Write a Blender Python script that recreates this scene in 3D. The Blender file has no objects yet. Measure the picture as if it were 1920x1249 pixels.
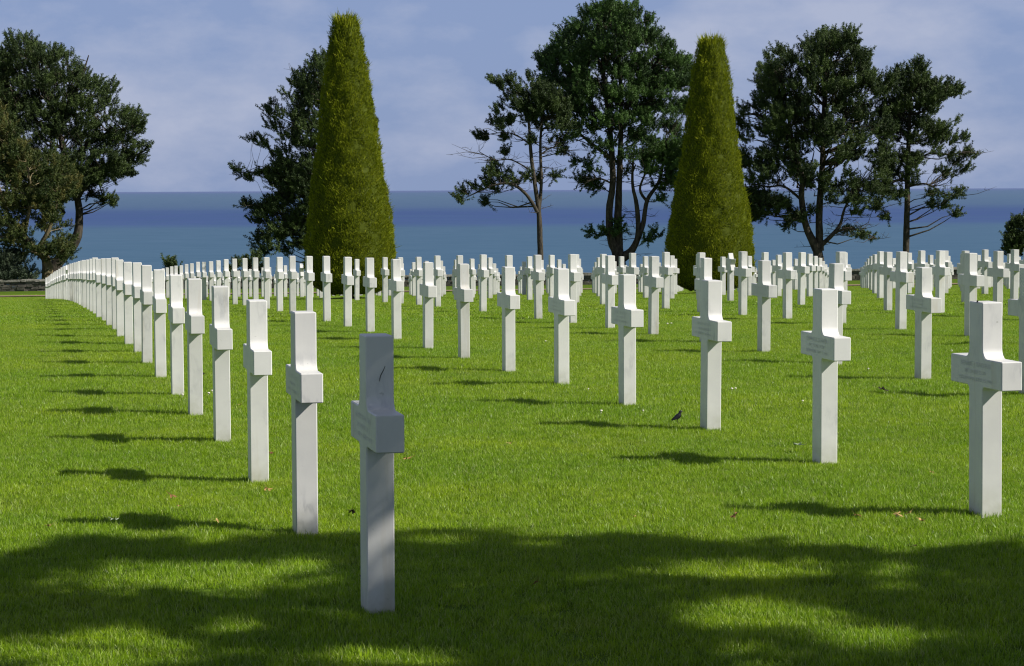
import bpy, bmesh, math, random
import numpy as np
from mathutils import Vector, Matrix, noise as mnoise

sc = bpy.context.scene
R = math.radians
H = 1.07                      # height of a headstone above the lawn (m)
FK = 4.4                      # depth unit: focal length in photo pixels / 1000
CAMZ = 1.55 * H

# ------------------------------------------------------------------ camera
cam = bpy.data.objects.new('camera', bpy.data.cameras.new('camera'))
sc.collection.objects.link(cam)
cam.data.sensor_width = 36.0
cam.data.lens = 36.0 * 4400 / 1920
cam.data.clip_start = 0.1
cam.data.clip_end = 60000
PITCH = math.atan(285 / 4400)
ROLL = math.atan(0.0043)
cam.matrix_world = (Matrix.Translation((0, 0, CAMZ)) @ Matrix.Rotation(math.pi / 2 - PITCH, 4, 'X')
                    @ Matrix.Rotation(-ROLL, 4, 'Z'))
sc.camera = cam

# ------------------------------------------------------------------ light
SUN_DIR = Vector((1.14, -0.37, 1.0)).normalized()        # towards the sun
EL = math.asin(SUN_DIR.z); AZ = math.atan2(SUN_DIR.x, SUN_DIR.y)
sun = bpy.data.objects.new('sun', bpy.data.lights.new('sun', 'SUN'))
sc.collection.objects.link(sun)
sun.data.energy = 5.0; sun.data.angle = R(0.5); sun.data.color = (1.0, 0.955, 0.88)
sun.rotation_euler = SUN_DIR.to_track_quat('Z', 'Y').to_euler()

sc.view_settings.view_transform = 'Standard'
sc.view_settings.look = 'None'
sc.view_settings.exposure = 0.25
sc.view_settings.gamma = 1.0
sc.cycles.use_denoising = True
sc.cycles.use_adaptive_sampling = False
sc.cycles.filter_width = 1.2

world = bpy.data.worlds.new('World'); sc.world = world; world.use_nodes = True
wn = world.node_tree.nodes; wl = world.node_tree.links
for n in list(wn): wn.remove(n)
def wnode(t, **kw):
    n = wn.new(t)
    for k, v in kw.items(): setattr(n, k, v)
    return n
wout = wnode('ShaderNodeOutputWorld'); bg = wnode('ShaderNodeBackground'); bg.inputs[1].default_value = 0.05
sky = wnode('ShaderNodeTexSky', sky_type='NISHITA', sun_disc=False)
sky.sun_elevation = EL; sky.sun_rotation = AZ; sky.altitude = 50; sky.air_density = 1.0; sky.dust_density = 0.6; sky.ozone_density = 2.5
tc = wnode('ShaderNodeTexCoord')
mp = wnode('ShaderNodeMapping'); mp.inputs['Scale'].default_value = (7, 7, 15); mp.inputs['Location'].default_value = (0.3, 0.1, 0.9)
nz = wnode('ShaderNodeTexNoise'); nz.inputs['Scale'].default_value = 1.7; nz.inputs['Detail'].default_value = 9; nz.inputs['Roughness'].default_value = 0.58
mp2 = wnode('ShaderNodeMapping'); mp2.inputs['Scale'].default_value = (2.2, 2.2, 9); mp2.inputs['Location'].default_value = (1.7, 0.4, 0.2)
nz2 = wnode('ShaderNodeTexNoise'); nz2.inputs['Scale'].default_value = 1.3; nz2.inputs['Detail'].default_value = 3
cr = wnode('ShaderNodeMapRange'); cr.inputs[1].default_value = 0.49; cr.inputs[2].default_value = 0.65; cr.inputs[3].default_value = 0.0; cr.inputs[4].default_value = 0.56
addn = wnode('ShaderNodeMath', operation='ADD'); addn.inputs[1].default_value = 0
mul2 = wnode('ShaderNodeMath', operation='MULTIPLY'); mul2.inputs[1].default_value = 0.45
mul3 = wnode('ShaderNodeMath', operation='MULTIPLY'); mul3.inputs[1].default_value = 0.6
wl.new(tc.outputs['Generated'], mp.inputs[0]); wl.new(mp.outputs[0], nz.inputs['Vector'])
wl.new(tc.outputs['Generated'], mp2.inputs[0]); wl.new(mp2.outputs[0], nz2.inputs['Vector'])
wl.new(nz.outputs['Fac'], mul3.inputs[0]); wl.new(nz2.outputs['Fac'], mul2.inputs[0])
wl.new(mul3.outputs[0], addn.inputs[0]); wl.new(mul2.outputs[0], addn.inputs[1]); wl.new(addn.outputs[0], cr.inputs[0])
# blue air in front of the Nishita sky keeps the low sky periwinkle, clouds are a paler grey violet
tint = wnode('ShaderNodeMix', data_type='RGBA', blend_type='MULTIPLY'); tint.inputs[0].default_value = 1.0
tint.inputs[7].default_value = (0.62, 0.70, 1.08, 1)
wl.new(sky.outputs[0], tint.inputs[6])
low = wnode('ShaderNodeMix', data_type='RGBA'); low.inputs[0].default_value = 0.80
low.inputs[7].default_value = (4.75, 6.25, 10.2, 1)
wl.new(tint.outputs[2], low.inputs[6])
mixc = wnode('ShaderNodeMix', data_type='RGBA'); mixc.inputs[7].default_value = (9.0, 9.5, 11.6, 1)
wl.new(cr.outputs[0], mixc.inputs[0]); wl.new(low.outputs[2], mixc.inputs[6])
# higher up the sky is dimmer and greyer, set so to hold down the ambient fill
sep = wnode('ShaderNodeSeparateXYZ'); wl.new(tc.outputs['Generated'], sep.inputs[0])
el_ = wnode('ShaderNodeMapRange'); el_.inputs[1].default_value = 0.10; el_.inputs[2].default_value = 0.45; el_.inputs[3].default_value = 0.0; el_.inputs[4].default_value = 0.85
wl.new(sep.outputs[2], el_.inputs[0])
hi = wnode('ShaderNodeMix', data_type='RGBA'); hi.inputs[7].default_value = (2.2, 2.5, 3.2, 1)
wl.new(el_.outputs[0], hi.inputs[0]); wl.new(mixc.outputs[2], hi.inputs[6])
wl.new(hi.outputs[2], bg.inputs[0]); wl.new(bg.outputs[0], wout.inputs[0])

# ------------------------------------------------------------------ helpers
def tag(o, label=None, cat=None, group=None, kind=None):
    if label: o['label'] = label
    if cat: o['category'] = cat
    if group: o['group'] = group
    if kind: o['kind'] = kind
    return o
def link(o, parent=None):
    sc.collection.objects.link(o)
    if parent is not None: o.parent = parent
    return o
def empty(name, loc):
    o = bpy.data.objects.new(name, None); o.empty_display_size = 0.3; o.location = loc
    return link(o)
def mesh_np(name, V, loops, starts, totals, mats, parent=None, tint=None, mat_idx=None, smooth=False, loc=None):
    me = bpy.data.meshes.new(name)
    V = np.asarray(V, np.float32).reshape(-1, 3)
    me.vertices.add(len(V)); me.vertices.foreach_set('co', V.ravel())
    me.loops.add(len(loops)); me.loops.foreach_set('vertex_index', np.asarray(loops, np.int32))
    me.polygons.add(len(starts)); me.polygons.foreach_set('loop_start', np.asarray(starts, np.int32))
    me.polygons.foreach_set('loop_total', np.asarray(totals, np.int32))
    if mat_idx is not None: me.polygons.foreach_set('material_index', np.asarray(mat_idx, np.int32))
    if smooth: me.polygons.foreach_set('use_smooth', np.ones(len(starts), bool))
    me.update(calc_edges=True); me.validate()
    if tint is not None:
        a = me.attributes.new('tint', 'FLOAT', 'POINT'); a.data.foreach_set('value', np.asarray(tint, np.float32))
    for m in (mats if isinstance(mats, (list, tuple)) else [mats]): me.materials.append(m)
    o = bpy.data.objects.new(name, me)
    if loc is not None: o.location = loc
    return link(o, parent) if parent is not False else o
class TriBuf:
    """collects numpy triangles"""
    def __init__(s): s.v = []; s.t = []
    def add(s, tri, tint):                     # tri (n,3,3), tint (n,)
        s.v.append(tri.reshape(-1, 3)); s.t.append(np.repeat(tint, 3))
    def build(s, name, mat, parent=None, loc=None):
        V = np.concatenate(s.v); T = np.concatenate(s.t); n = len(V) // 3
        return mesh_np(name, V, np.arange(3 * n), np.arange(n) * 3, np.full(n, 3), mat, parent, tint=T, loc=loc)
def bm_obj(name, bm, mat, parent=None, loc=None, smooth=False):
    me = bpy.data.meshes.new(name); bm.normal_update(); bm.to_mesh(me); bm.free()
    for m in (mat if isinstance(mat, (list, tuple)) else [mat]): me.materials.append(m)
    if smooth:
        for p in me.polygons: p.use_smooth = True
    o = bpy.data.objects.new(name, me)
    if loc is not None: o.location = loc
    return link(o, parent)

class Mat:
    def __init__(s, name, rough=0.8, color=(.5, .5, .5), spec=0.3):
        s.m = bpy.data.materials.new(name); s.m.use_nodes = True
        s.n = s.m.node_tree.nodes; s.l = s.m.node_tree.links
        s.b = s.n['Principled BSDF']; s.b.inputs['Roughness'].default_value = rough
        s.b.inputs['Base Color'].default_value = (*color, 1)
        s.b.inputs['Specular IOR Level'].default_value = spec
    def node(s, t, **kw):
        n = s.n.new(t)
        for k, v in kw.items(): setattr(n, k, v)
        return n
    def pos(s): return s.node('ShaderNodeNewGeometry').outputs['Position']
    def obj(s): return s.node('ShaderNodeTexCoord').outputs['Object']
    def noise(s, vec, scale, detail=4, rough=0.55, stretch=None, out='Fac'):
        if stretch is not None:
            mp = s.node('ShaderNodeMapping'); mp.inputs['Scale'].default_value = stretch
            s.l.new(vec, mp.inputs[0]); vec = mp.outputs[0]
        n = s.node('ShaderNodeTexNoise'); n.inputs['Scale'].default_value = scale
        n.inputs['Detail'].default_value = detail; n.inputs['Roughness'].default_value = rough
        s.l.new(vec, n.inputs['Vector']); return n.outputs[out]
    def ramp(s, fac, stops):
        r = s.node('ShaderNodeValToRGB'); e = r.color_ramp.elements
        while len(e) < len(stops): e.new(0.5)
        for k, (p, c) in enumerate(stops): e[k].position = p; e[k].color = (*c, 1)
        s.l.new(fac, r.inputs[0]); return r.outputs[0]
    def mix(s, fac, a, b, blend='MIX'):
        m = s.node('ShaderNodeMix', data_type='RGBA', blend_type=blend)
        for inp, v in ((m.inputs[0], fac), (m.inputs[6], a), (m.inputs[7], b)):
            if hasattr(v, 'links') or hasattr(v, 'is_linked'): s.l.new(v, inp)
            elif isinstance(v, (int, float)): inp.default_value = v
            else: inp.default_value = (*v, 1)
        return m.outputs[2]
    def rng(s, v, a, b, c, d):
        m = s.node('ShaderNodeMapRange')
        for k, q in enumerate((a, b, c, d)): m.inputs[k + 1].default_value = q
        s.l.new(v, m.inputs[0]); return m.outputs[0]
    def math(s, op, a, b):
        m = s.node('ShaderNodeMath', operation=op)
        for k, v in enumerate((a, b)):
            if isinstance(v, (int, float)): m.inputs[k].default_value = v
            else: s.l.new(v, m.inputs[k])
        return m.outputs[0]
    def base(s, c): s.l.new(c, s.b.inputs['Base Color'])
    def bump(s, h, strength=0.3, dist=0.02):
        b = s.node('ShaderNodeBump'); b.inputs['Strength'].default_value = strength; b.inputs['Distance'].default_value = dist
        s.l.new(h, b.inputs['Height']); s.l.new(b.outputs[0], s.b.inputs['Normal'])
    def attr(s, name):
        a = s.node('ShaderNodeAttribute'); a.attribute_name = name; return a.outputs['Fac']
    def leafy(s, color, amount=0.35):
        """thin leaf: part of the light goes through"""
        tr = s.node('ShaderNodeBsdfTranslucent'); mx = s.node('ShaderNodeMixShader'); mx.inputs[0].default_value = amount
        s.l.new(color, tr.inputs[0]); s.base(color)
        out = s.n['Material Output']
        s.l.new(s.b.outputs[0], mx.inputs[1]); s.l.new(tr.outputs[0], mx.inputs[2]); s.l.new(mx.outputs[0], out.inputs[0])

# ------------------------------------------------------------------ the lie of the land
COEF = [0.15753583116556022, -0.06898541428860555, -0.00030545172179518394, -0.0003403083377349113, 8.673432473543796e-06, 0.004673108429970828, 0.00013565941564465595]
SAMP=[[-0.48,1.89,0.002],[-0.95,2.42,-0.013],[-1.42,2.93,-0.019],[-1.88,3.44,-0.009],[-2.35,3.95,0.001],[-2.81,4.46,-0.008],[-3.28,4.97,-0.002],[-3.75,5.48,0.006],[-4.68,6.5,0.013],[-5.14,7.01,0.016],[-5.61,7.52,0.021],[-6.07,8.03,0.013],[-6.54,8.54,0.009],[-7.0,9.05,0.014],[-7.47,9.56,0.006],[-7.94,10.07,0.012],[-8.4,10.58,-0.011],[-8.87,11.09,-0.008],[-9.33,11.6,-0.009],[-9.8,12.11,-0.004],[-10.26,12.62,-0.006],[-10.73,13.13,-0.01],[-21.44,24.86,-0.05],[-16.78,19.76,0.002],[2.19,2.48,0.01],[1.79,3.05,-0.009],[1.34,3.57,-0.005],[0.88,4.11,-0.008],[0.42,4.62,-0.006],[-0.05,5.13,-0.021],[-0.51,5.64,-0.002],[-0.98,6.15,-0.016],[-1.44,6.66,0.005],[-1.91,7.17,0.005],[-2.38,7.68,0.017],[-2.84,8.19,0.003],[-3.31,8.7,0.033],[-4.24,9.72,0.004],[-4.7,10.23,0.007],[-6.1,11.76,-0.007],[-7.5,13.29,-0.02],[-7.96,13.8,0.01],[-9.36,15.33,-0.003],[3.68,4.78,-0.034],[2.75,5.8,-0.011],[1.82,6.82,0.0],[1.35,7.33,0.005],[0.89,7.84,-0.002],[0.42,8.35,0.001],[-0.51,9.37,-0.002],[-0.98,9.88,-0.007],[-1.44,10.39,0.001],[-1.91,10.9,-0.01],[-2.37,11.41,-0.006],[-2.84,11.92,-0.023],[-3.77,12.94,-0.023],[-7.49,17.02,-0.007],[5.51,6.4,0.027],[5.05,6.91,0.015],[4.58,7.42,0.032],[4.12,7.93,0.013],[3.65,8.44,0.003],[2.72,9.46,0.013],[1.79,10.48,0.007],[1.32,10.99,0.008],[0.39,12.01,0.003],[-0.54,13.03,-0.003],[7.59,8.23,0.001],[7.09,8.77,-0.009],[6.6,9.3,-0.026],[5.57,10.26,-0.013],[4.65,11.36,-0.012],[3.77,12.58,-0.014],[3.22,12.82,-0.026],[7.96,11.47,0.003],[9.94,12.05,0.039],[10.6,11.76,0.034],[6.93,12.35,-0.011],[6.13,13.7,-0.034],[5.55,13.99,-0.016],[6.52,12.99,-0.03],[9.13,13.33,-0.006],[10.75,15.87,0.025],[12.41,18.52,0.06],[18.33,27.78,-0.017],[0.39,20.41,-0.005],[0.38,23.81,-0.026],[0.41,16.39,-0.01],[-24.47,26.6,0.055],[0.0,27.6,0.021],[18.68,28.3,0.08],[-27.78,30.2,0.04],[4.68,31.2,-0.046],[20.99,31.8,-0.05]]
SA = np.array(SAMP)
def hgt(x, y):
    """ground height in metres for arrays of metres"""
    x = np.asarray(x, float); y = np.asarray(y, float)
    X = x / H; Z = y / (FK * H)
    Zc = np.clip(Z, 0.6, 33.0); Xc = np.clip(X, -1.3 * Zc - 3, 1.3 * Zc + 3)
    c = COEF
    g = c[0] + c[1] * Zc + c[2] * Zc**2 + c[3] * Zc**3 + c[4] * Zc**4 + c[5] * Xc + c[6] * Xc * Zc
    lz = np.log(np.clip(Z, 0.8, 60)); u = X / np.clip(Z, 0.8, 60)
    num = np.zeros_like(g); den = np.full_like(g, 0.06)
    for sx, sz, r in SA:
        w = np.exp(-((lz - math.log(sz)) / 0.08)**2 - ((u - sx / sz) / 0.20)**2)
        num += w * r; den += w
    g = g + num / den
    g = g + np.where(Z > 33, -(Z - 33) * 0.02, 0)
    # gentle bumps in the lawn
    fade = np.clip(1.2 - Z / 14, 0, 1)
    b = (np.sin(x * 2.3 + 0.7 * np.sin(y * 0.9)) * np.sin(y * 1.15 + 1.3 + 0.6 * np.sin(x * 1.1)) * 0.010
         + np.sin(x * 4.9 + y * 1.7 + 2) * 0.005)
    return g * H + b * fade * 1.0
def h1(x, y): return float(hgt(np.array([x]), np.array([y]))[0])
def at(px, h):
    """ground point of something whose headstone-height in the photo would be h pixels, at photo column px"""
    x = (px - 960) / h * H; y = 1000 / h * FK * H
    return x, y, h1(x, y)

# ------------------------------------------------------------------ materials
def m_marble():
    M = Mat('marble', 0.42, spec=0.35)
    o = M.obj(); oi = M.node('ShaderNodeObjectInfo')
    va = M.node('ShaderNodeVectorMath', operation='ADD'); M.l.new(o, va.inputs[0])
    sc_ = M.node('ShaderNodeVectorMath', operation='SCALE'); sc_.inputs[3].default_value = 37.0
    cx = M.node('ShaderNodeCombineXYZ'); M.l.new(oi.outputs['Random'], cx.inputs[0]); M.l.new(oi.outputs['Random'], cx.inputs[2])
    M.l.new(cx.outputs[0], sc_.inputs[0]); M.l.new(sc_.outputs[0], va.inputs[1]); v = va.outputs[0]
    vein = M.noise(v, 2.2, 7, 0.62, stretch=(1.5, 1.5, 0.5))
    ab = M.math('ABSOLUTE', M.math('SUBTRACT', vein, 0.5), 0)
    line = M.rng(ab, 0.0, 0.035, 1.0, 0.0)
    gate = M.rng(M.noise(v, 3.0, 3), 0.5, 0.72, 0.0, 1.0)
    f1 = M.math('MULTIPLY', M.math('MULTIPLY', line, gate), 0.6)
    cloud = M.rng(M.noise(v, 6, 5), 0.3, 0.75, 0.0, 1.0)
    c = M.mix(cloud, (0.785, 0.775, 0.740), (0.700, 0.695, 0.670))
    c = M.mix(f1, c, (0.38, 0.39, 0.41))
    st = M.rng(M.noise(v, 2.5, 4, 0.6, stretch=(3, 3, 0.35)), 0.60, 0.8, 0.0, 0.6)
    c = M.mix(st, c, (0.55, 0.47, 0.32))
    # tiny grey specks of lichen, and splash dirt on the lowest hand's breadth
    sp = M.rng(M.noise(v, 30, 2), 0.74, 0.80, 0.0, 0.4)
    c = M.mix(sp, c, (0.3, 0.3, 0.26))
    sx = M.node('ShaderNodeSeparateXYZ'); M.l.new(o, sx.inputs[0])
    low = M.math('MULTIPLY', M.rng(sx.outputs[2], 0.0, 0.17, 0.55, 0.0), M.rng(M.noise(v, 14, 4), 0.35, 0.7, 0.2, 1.0))
    c = M.mix(low, c, (0.34, 0.34, 0.22))
    # every stone aged a little differently
    tone = M.rng(oi.outputs['Random'], 0, 1, 0.84, 1.03)
    hs = M.node('ShaderNodeHueSaturation'); M.l.new(c, hs.inputs['Color']); M.l.new(tone, hs.inputs['Value'])
    M.base(hs.outputs[0]); M.bump(M.noise(v, 90, 3), 0.08, 0.002)
    return M.m
MARBLE = m_marble()
M = Mat('engraved letters', 0.7, (0.65, 0.65, 0.63)); ENGR = M.m
def m_ground():
    M = Mat('lawn soil', 0.95, spec=0.1); p = M.pos()
    a = M.rng(M.noise(p, 0.5, 5), 0.35, 0.65, 0, 1)
    c = M.mix(a, (0.10, 0.17, 0.010), (0.13, 0.20, 0.013))
    c = M.mix(M.rng(M.noise(p, 9, 5, 0.7), 0.35, 0.7, 0, 1), c, (0.035, 0.075, 0.008))
    M.base(c); M.bump(M.noise(p, 30, 3), 0.6, 0.03); return M.m
SOIL = m_ground()
def m_grass():
    M = Mat('grass blades', 0.38, spec=0.40); p = M.pos()
    t = M.attr('tint')
    a = M.rng(M.noise(p, 0.30, 4, 0.6), 0.36, 0.64, 0, 1)
    b = M.rng(M.noise(p, 1.5, 4, 0.6), 0.36, 0.66, 0, 1)
    c = M.mix(a, (0.315, 0.505, 0.012), (0.450, 0.600, 0.016))
    c = M.mix(M.math('MULTIPLY', b, 0.55), c, (0.205, 0.390, 0.012))
    fine = M.rng(M.noise(p, 7, 4, 0.7), 0.38, 0.66, 0, 0.55)
    c = M.mix(fine, c, (0.145, 0.285, 0.010))
    c = M.mix(M.rng(M.noise(p, 0.9, 3, 0.6), 0.60, 0.72, 0, 0.35), c, (0.40, 0.44, 0.06))
    c = M.mix(M.rng(t, 0.76, 1.0, 0, 0.9), c, (0.52, 0.56, 0.20))
    c = M.mix(M.rng(t, 0.0, 0.36, 0.95, 0), c, (0.060, 0.125, 0.010))
    M.leafy(c, 0.45); return M.m
GRASS = m_grass()
def m_pine(name, dark, light, gold=None):
    M = Mat(name, 0.55, spec=0.25); t = M.attr('tint'); p = M.pos()
    c = M.mix(M.rng(t, 0.2, 1.0, 0, 1), dark, light)
    if gold: c = M.mix(M.rng(M.noise(p, 0.8, 3), 0.52, 0.66, 0, 0.8), c, gold)
    M.leafy(c, 0.15); return M.m
PINE = m_pine('pine needles', (0.024, 0.042, 0.014), (0.095, 0.140, 0.036))
PINE2 = m_pine('pine needles fresh', (0.024, 0.050, 0.015), (0.100, 0.185, 0.040))
PINEG = m_pine('pine needles golden', (0.028, 0.050, 0.012), (0.095, 0.120, 0.030), (0.17, 0.15, 0.04))
SHRUB = m_pine('shrub leaves', (0.035, 0.055, 0.030), (0.13, 0.17, 0.10))
def m_yew():
    M = Mat('clipped yew', 0.7, spec=0.12); t = M.attr('tint'); p = M.pos()
    n = M.rng(M.noise(p, 2.6, 5, 0.65), 0.30, 0.72, 0, 1)
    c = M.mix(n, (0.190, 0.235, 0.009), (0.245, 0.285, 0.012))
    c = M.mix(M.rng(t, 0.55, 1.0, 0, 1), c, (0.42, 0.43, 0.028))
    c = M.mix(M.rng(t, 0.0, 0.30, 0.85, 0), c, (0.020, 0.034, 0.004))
    M.leafy(c, 0.25); return M.m
YEW = m_yew()
def m_bark(name, a, b):
    M = Mat(name, 0.9, spec=0.15); o = M.pos()
    n = M.noise(o, 5, 5, 0.65, stretch=(1.5, 1.5, 0.5))
    M.base(M.mix(M.rng(n, 0.35, 0.65, 0, 1), a, b)); M.bump(M.noise(o, 14, 4, stretch=(1, 1, .3)), 0.8, 0.05); return M.m
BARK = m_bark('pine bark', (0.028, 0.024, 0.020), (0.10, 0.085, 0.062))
BARKL = m_bark('golden limb bark', (0.13, 0.105, 0.06), (0.26, 0.21, 0.12))  # golden bark, the limbs' own colour
def m_stone(name, a, b):
    M = Mat(name, 0.9, spec=0.2); o = M.pos()
    c = M.mix(M.rng(M.noise(o, 1.6, 5), 0.35, 0.65, 0, 1), a, b)
    c = M.mix(M.rng(M.noise(o, 7, 4), 0.45, 0.65, 0, 0.6), c, (0.06, 0.065, 0.045))
    M.base(c); M.bump(M.noise(o, 12, 4), 0.7, 0.03); return M.m
WALLM = m_stone('dark shade-tone field stone', (0.05, 0.046, 0.042), (0.16, 0.145, 0.125))  # dark stone, with tree shade also mixed into the tone
CAPM = m_stone('sunlit-tone cap stone', (0.20, 0.19, 0.165), (0.34, 0.32, 0.28))  # sunlight on the top course painted in as a paler tone
def m_path():
    M = Mat('gravel path', 0.95, spec=0.1); p = M.pos()
    c = M.mix(M.rng(M.noise(p, 1.2, 5), 0.3, 0.7, 0, 1), (0.24, 0.17, 0.12), (0.33, 0.25, 0.18))
    M.base(M.mix(M.rng(M.noise(p, 20, 3), 0.4, 0.7, 0, .5), c, (0.12, 0.1, 0.07))); return M.m
PATHM = m_path()
def m_sea():
    M = Mat('sea water', 0.55, spec=0.12); p = M.pos()
    sx = M.node('ShaderNodeSeparateXYZ'); M.l.new(p, sx.inputs[0])
    # distance bands of the water: teal shallows, an ultramarine belt of cloud shadow painted into the colour, greyer water out to the horizon
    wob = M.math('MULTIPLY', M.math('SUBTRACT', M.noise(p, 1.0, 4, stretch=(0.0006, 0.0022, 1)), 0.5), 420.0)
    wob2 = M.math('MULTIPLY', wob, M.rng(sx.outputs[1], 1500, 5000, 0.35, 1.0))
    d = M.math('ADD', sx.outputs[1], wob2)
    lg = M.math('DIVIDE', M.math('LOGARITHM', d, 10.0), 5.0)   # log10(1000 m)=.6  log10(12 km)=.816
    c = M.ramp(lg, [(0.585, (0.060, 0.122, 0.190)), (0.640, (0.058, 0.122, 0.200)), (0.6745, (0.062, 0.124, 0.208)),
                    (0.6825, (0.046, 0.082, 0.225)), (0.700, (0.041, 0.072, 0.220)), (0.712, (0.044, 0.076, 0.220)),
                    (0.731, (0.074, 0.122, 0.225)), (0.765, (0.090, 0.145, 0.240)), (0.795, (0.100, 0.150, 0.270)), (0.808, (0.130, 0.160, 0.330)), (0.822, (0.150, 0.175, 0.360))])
    w1 = M.noise(p, 1.0, 6, 0.7, stretch=(0.020, 0.075, 1))
    w2 = M.noise(p, 1.0, 4, 0.6, stretch=(0.0028, 0.012, 1))
    c = M.mix(M.rng(w1, 0.40, 0.62, 0, 0.5), c, (0.022, 0.075, 0.140))
    c = M.mix(M.rng(w2, 0.40, 0.65, 0, 0.18), c, (0.070, 0.140, 0.225))
    foam = M.math('MULTIPLY', M.rng(M.noise(p, 1.0, 3, 0.7, stretch=(0.06, 0.22, 1)), 0.735, 0.76, 0, 1), M.rng(sx.outputs[1], 2500, 5500, 0.75, 0))
    c = M.mix(foam, c, (0.5, 0.56, 0.6))
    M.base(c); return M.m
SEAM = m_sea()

# ------------------------------------------------------------------ sea
bm = bmesh.new()
ring = [bm.verts.new((11900 * math.sin(a), 11900 * math.cos(a), 0)) for a in np.linspace(-1.7, 1.7, 220)]
c0 = bm.verts.new((0, 250, 0))
for a, b in zip(ring, ring[1:]): bm.faces.new((c0, b, a))
bm.faces.new((c0, ring[0], ring[-1]))
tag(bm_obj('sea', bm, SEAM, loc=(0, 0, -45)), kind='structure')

# ------------------------------------------------------------------ ground sheet, down to the shore
# the wall line follows the rows' cross direction: y = WY(x)
def WY(x): return 30.4 * FK * H + 0.030 * (x + 30)
def lawn_end(x): return WY(x) - 3.55 * FK * H * 0.985
ys = np.concatenate([np.arange(-30, 4, 3.0), np.arange(4, 42, 0.38), np.arange(42, 150, 1.6)])
xs = np.concatenate([np.arange(-160, -22, 4.0), np.arange(-22, 22, 0.38), np.arange(22, 161, 4.0)])
GX, GY = np.meshgrid(xs, ys)
GZ = hgt(GX.ravel(), GY.ravel()) - 0.024
P = np.stack([GX.ravel(), GY.ravel(), GZ], 1)
nx, ny = len(xs), len(ys)
last = P[-nx:].copy()
extra = []
for dy, dz in ((6, -2), (20, -14), (60, -34), (130, -47)):
    e = last.copy(); e[:, 1] += dy; e[:, 2] = last[:, 2] * 0 + last[:, 2].mean() + dz
    if dz == -47: e[:, 2] = -48
    extra.append(e)
P = np.concatenate([P] + extra); ny += len(extra)
I = np.arange(nx * ny).reshape(ny, nx)
Q = np.stack([I[:-1, :-1], I[:-1, 1:], I[1:, 1:], I[1:, :-1]], -1).reshape(-1, 4)
tag(mesh_np('ground', P, Q.ravel(), np.arange(len(Q)) * 4, np.full(len(Q), 4), SOIL, smooth=True), kind='structure')

# gravel path between lawn and wall
def strip(name, f0, f1, lift, mat, x0=-75, x1=75, n=120):
    V = []; F = []
    for k in range(n + 1):
        x = x0 + (x1 - x0) * k / n
        for f in (f0, f1):
            y = f(x); V.append((x, y, h1(x, y) + lift))
    for k in range(n): F += [2*k, 2*k+2, 2*k+3, 2*k+1]
    m = len(F) // 4
    return mesh_np(name, V, F, np.arange(m) * 4, np.full(m, 4), mat)
tag(strip('path', lambda x: lawn_end(x) + 0.3, lambda x: lawn_end(x) + 3.6, 0.03, PATHM), kind='structure')

# ------------------------------------------------------------------ low stone wall
def build_wall():
    rnd = random.Random(4)
    root = empty('stone_wall', (0, WY(0), h1(0, WY(0))))
    tag(root, 'low grey dry stone wall with sunlit-toned cap stones before the sea', 'wall')
    mw = root.matrix_world
    def block(bm, x, y, z, sx, sy, sz, j=0.02):
        vs = [bm.verts.new((x + a * sx + rnd.uniform(-j, j), y + b * sy + rnd.uniform(-j, j), z + c * sz + rnd.uniform(-j, j)))
              for a in (-.5, .5) for b in (-.5, .5) for c in (0, 1)]
        for f in ((0,1,3,2),(4,6,7,5),(0,4,5,1),(2,3,7,6),(0,2,6,4),(1,5,7,3)): bm.faces.new([vs[q] for q in f])
    b1, b2 = bmesh.new(), bmesh.new()
    for row in range(4):
        x = -70 + rnd.random()
        while x < 70:
            w = rnd.uniform(0.25, 0.6)
            y = WY(x); z = h1(x, y)
            block(b1, x + w / 2, y + rnd.uniform(-.04, .04) - WY(0), z - 0.06 + row * 0.155 - h1(0, WY(0)), w - 0.02, 0.5, 0.15)
            x += w
    x = -70
    while x < 70:
        w = rnd.uniform(0.35, 0.9); y = WY(x); z = h1(x, y)
        block(b2, x + w / 2, y - WY(0) - 0.03, z - 0.055 + 0.62 - h1(0, WY(0)), w - 0.02, 0.6, rnd.uniform(0.09, 0.15), 0.025)
        x += w
    bm_obj('stonework', b1, WALLM, root); bm_obj('cap_stones', b2, CAPM, root)
build_wall()

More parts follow.
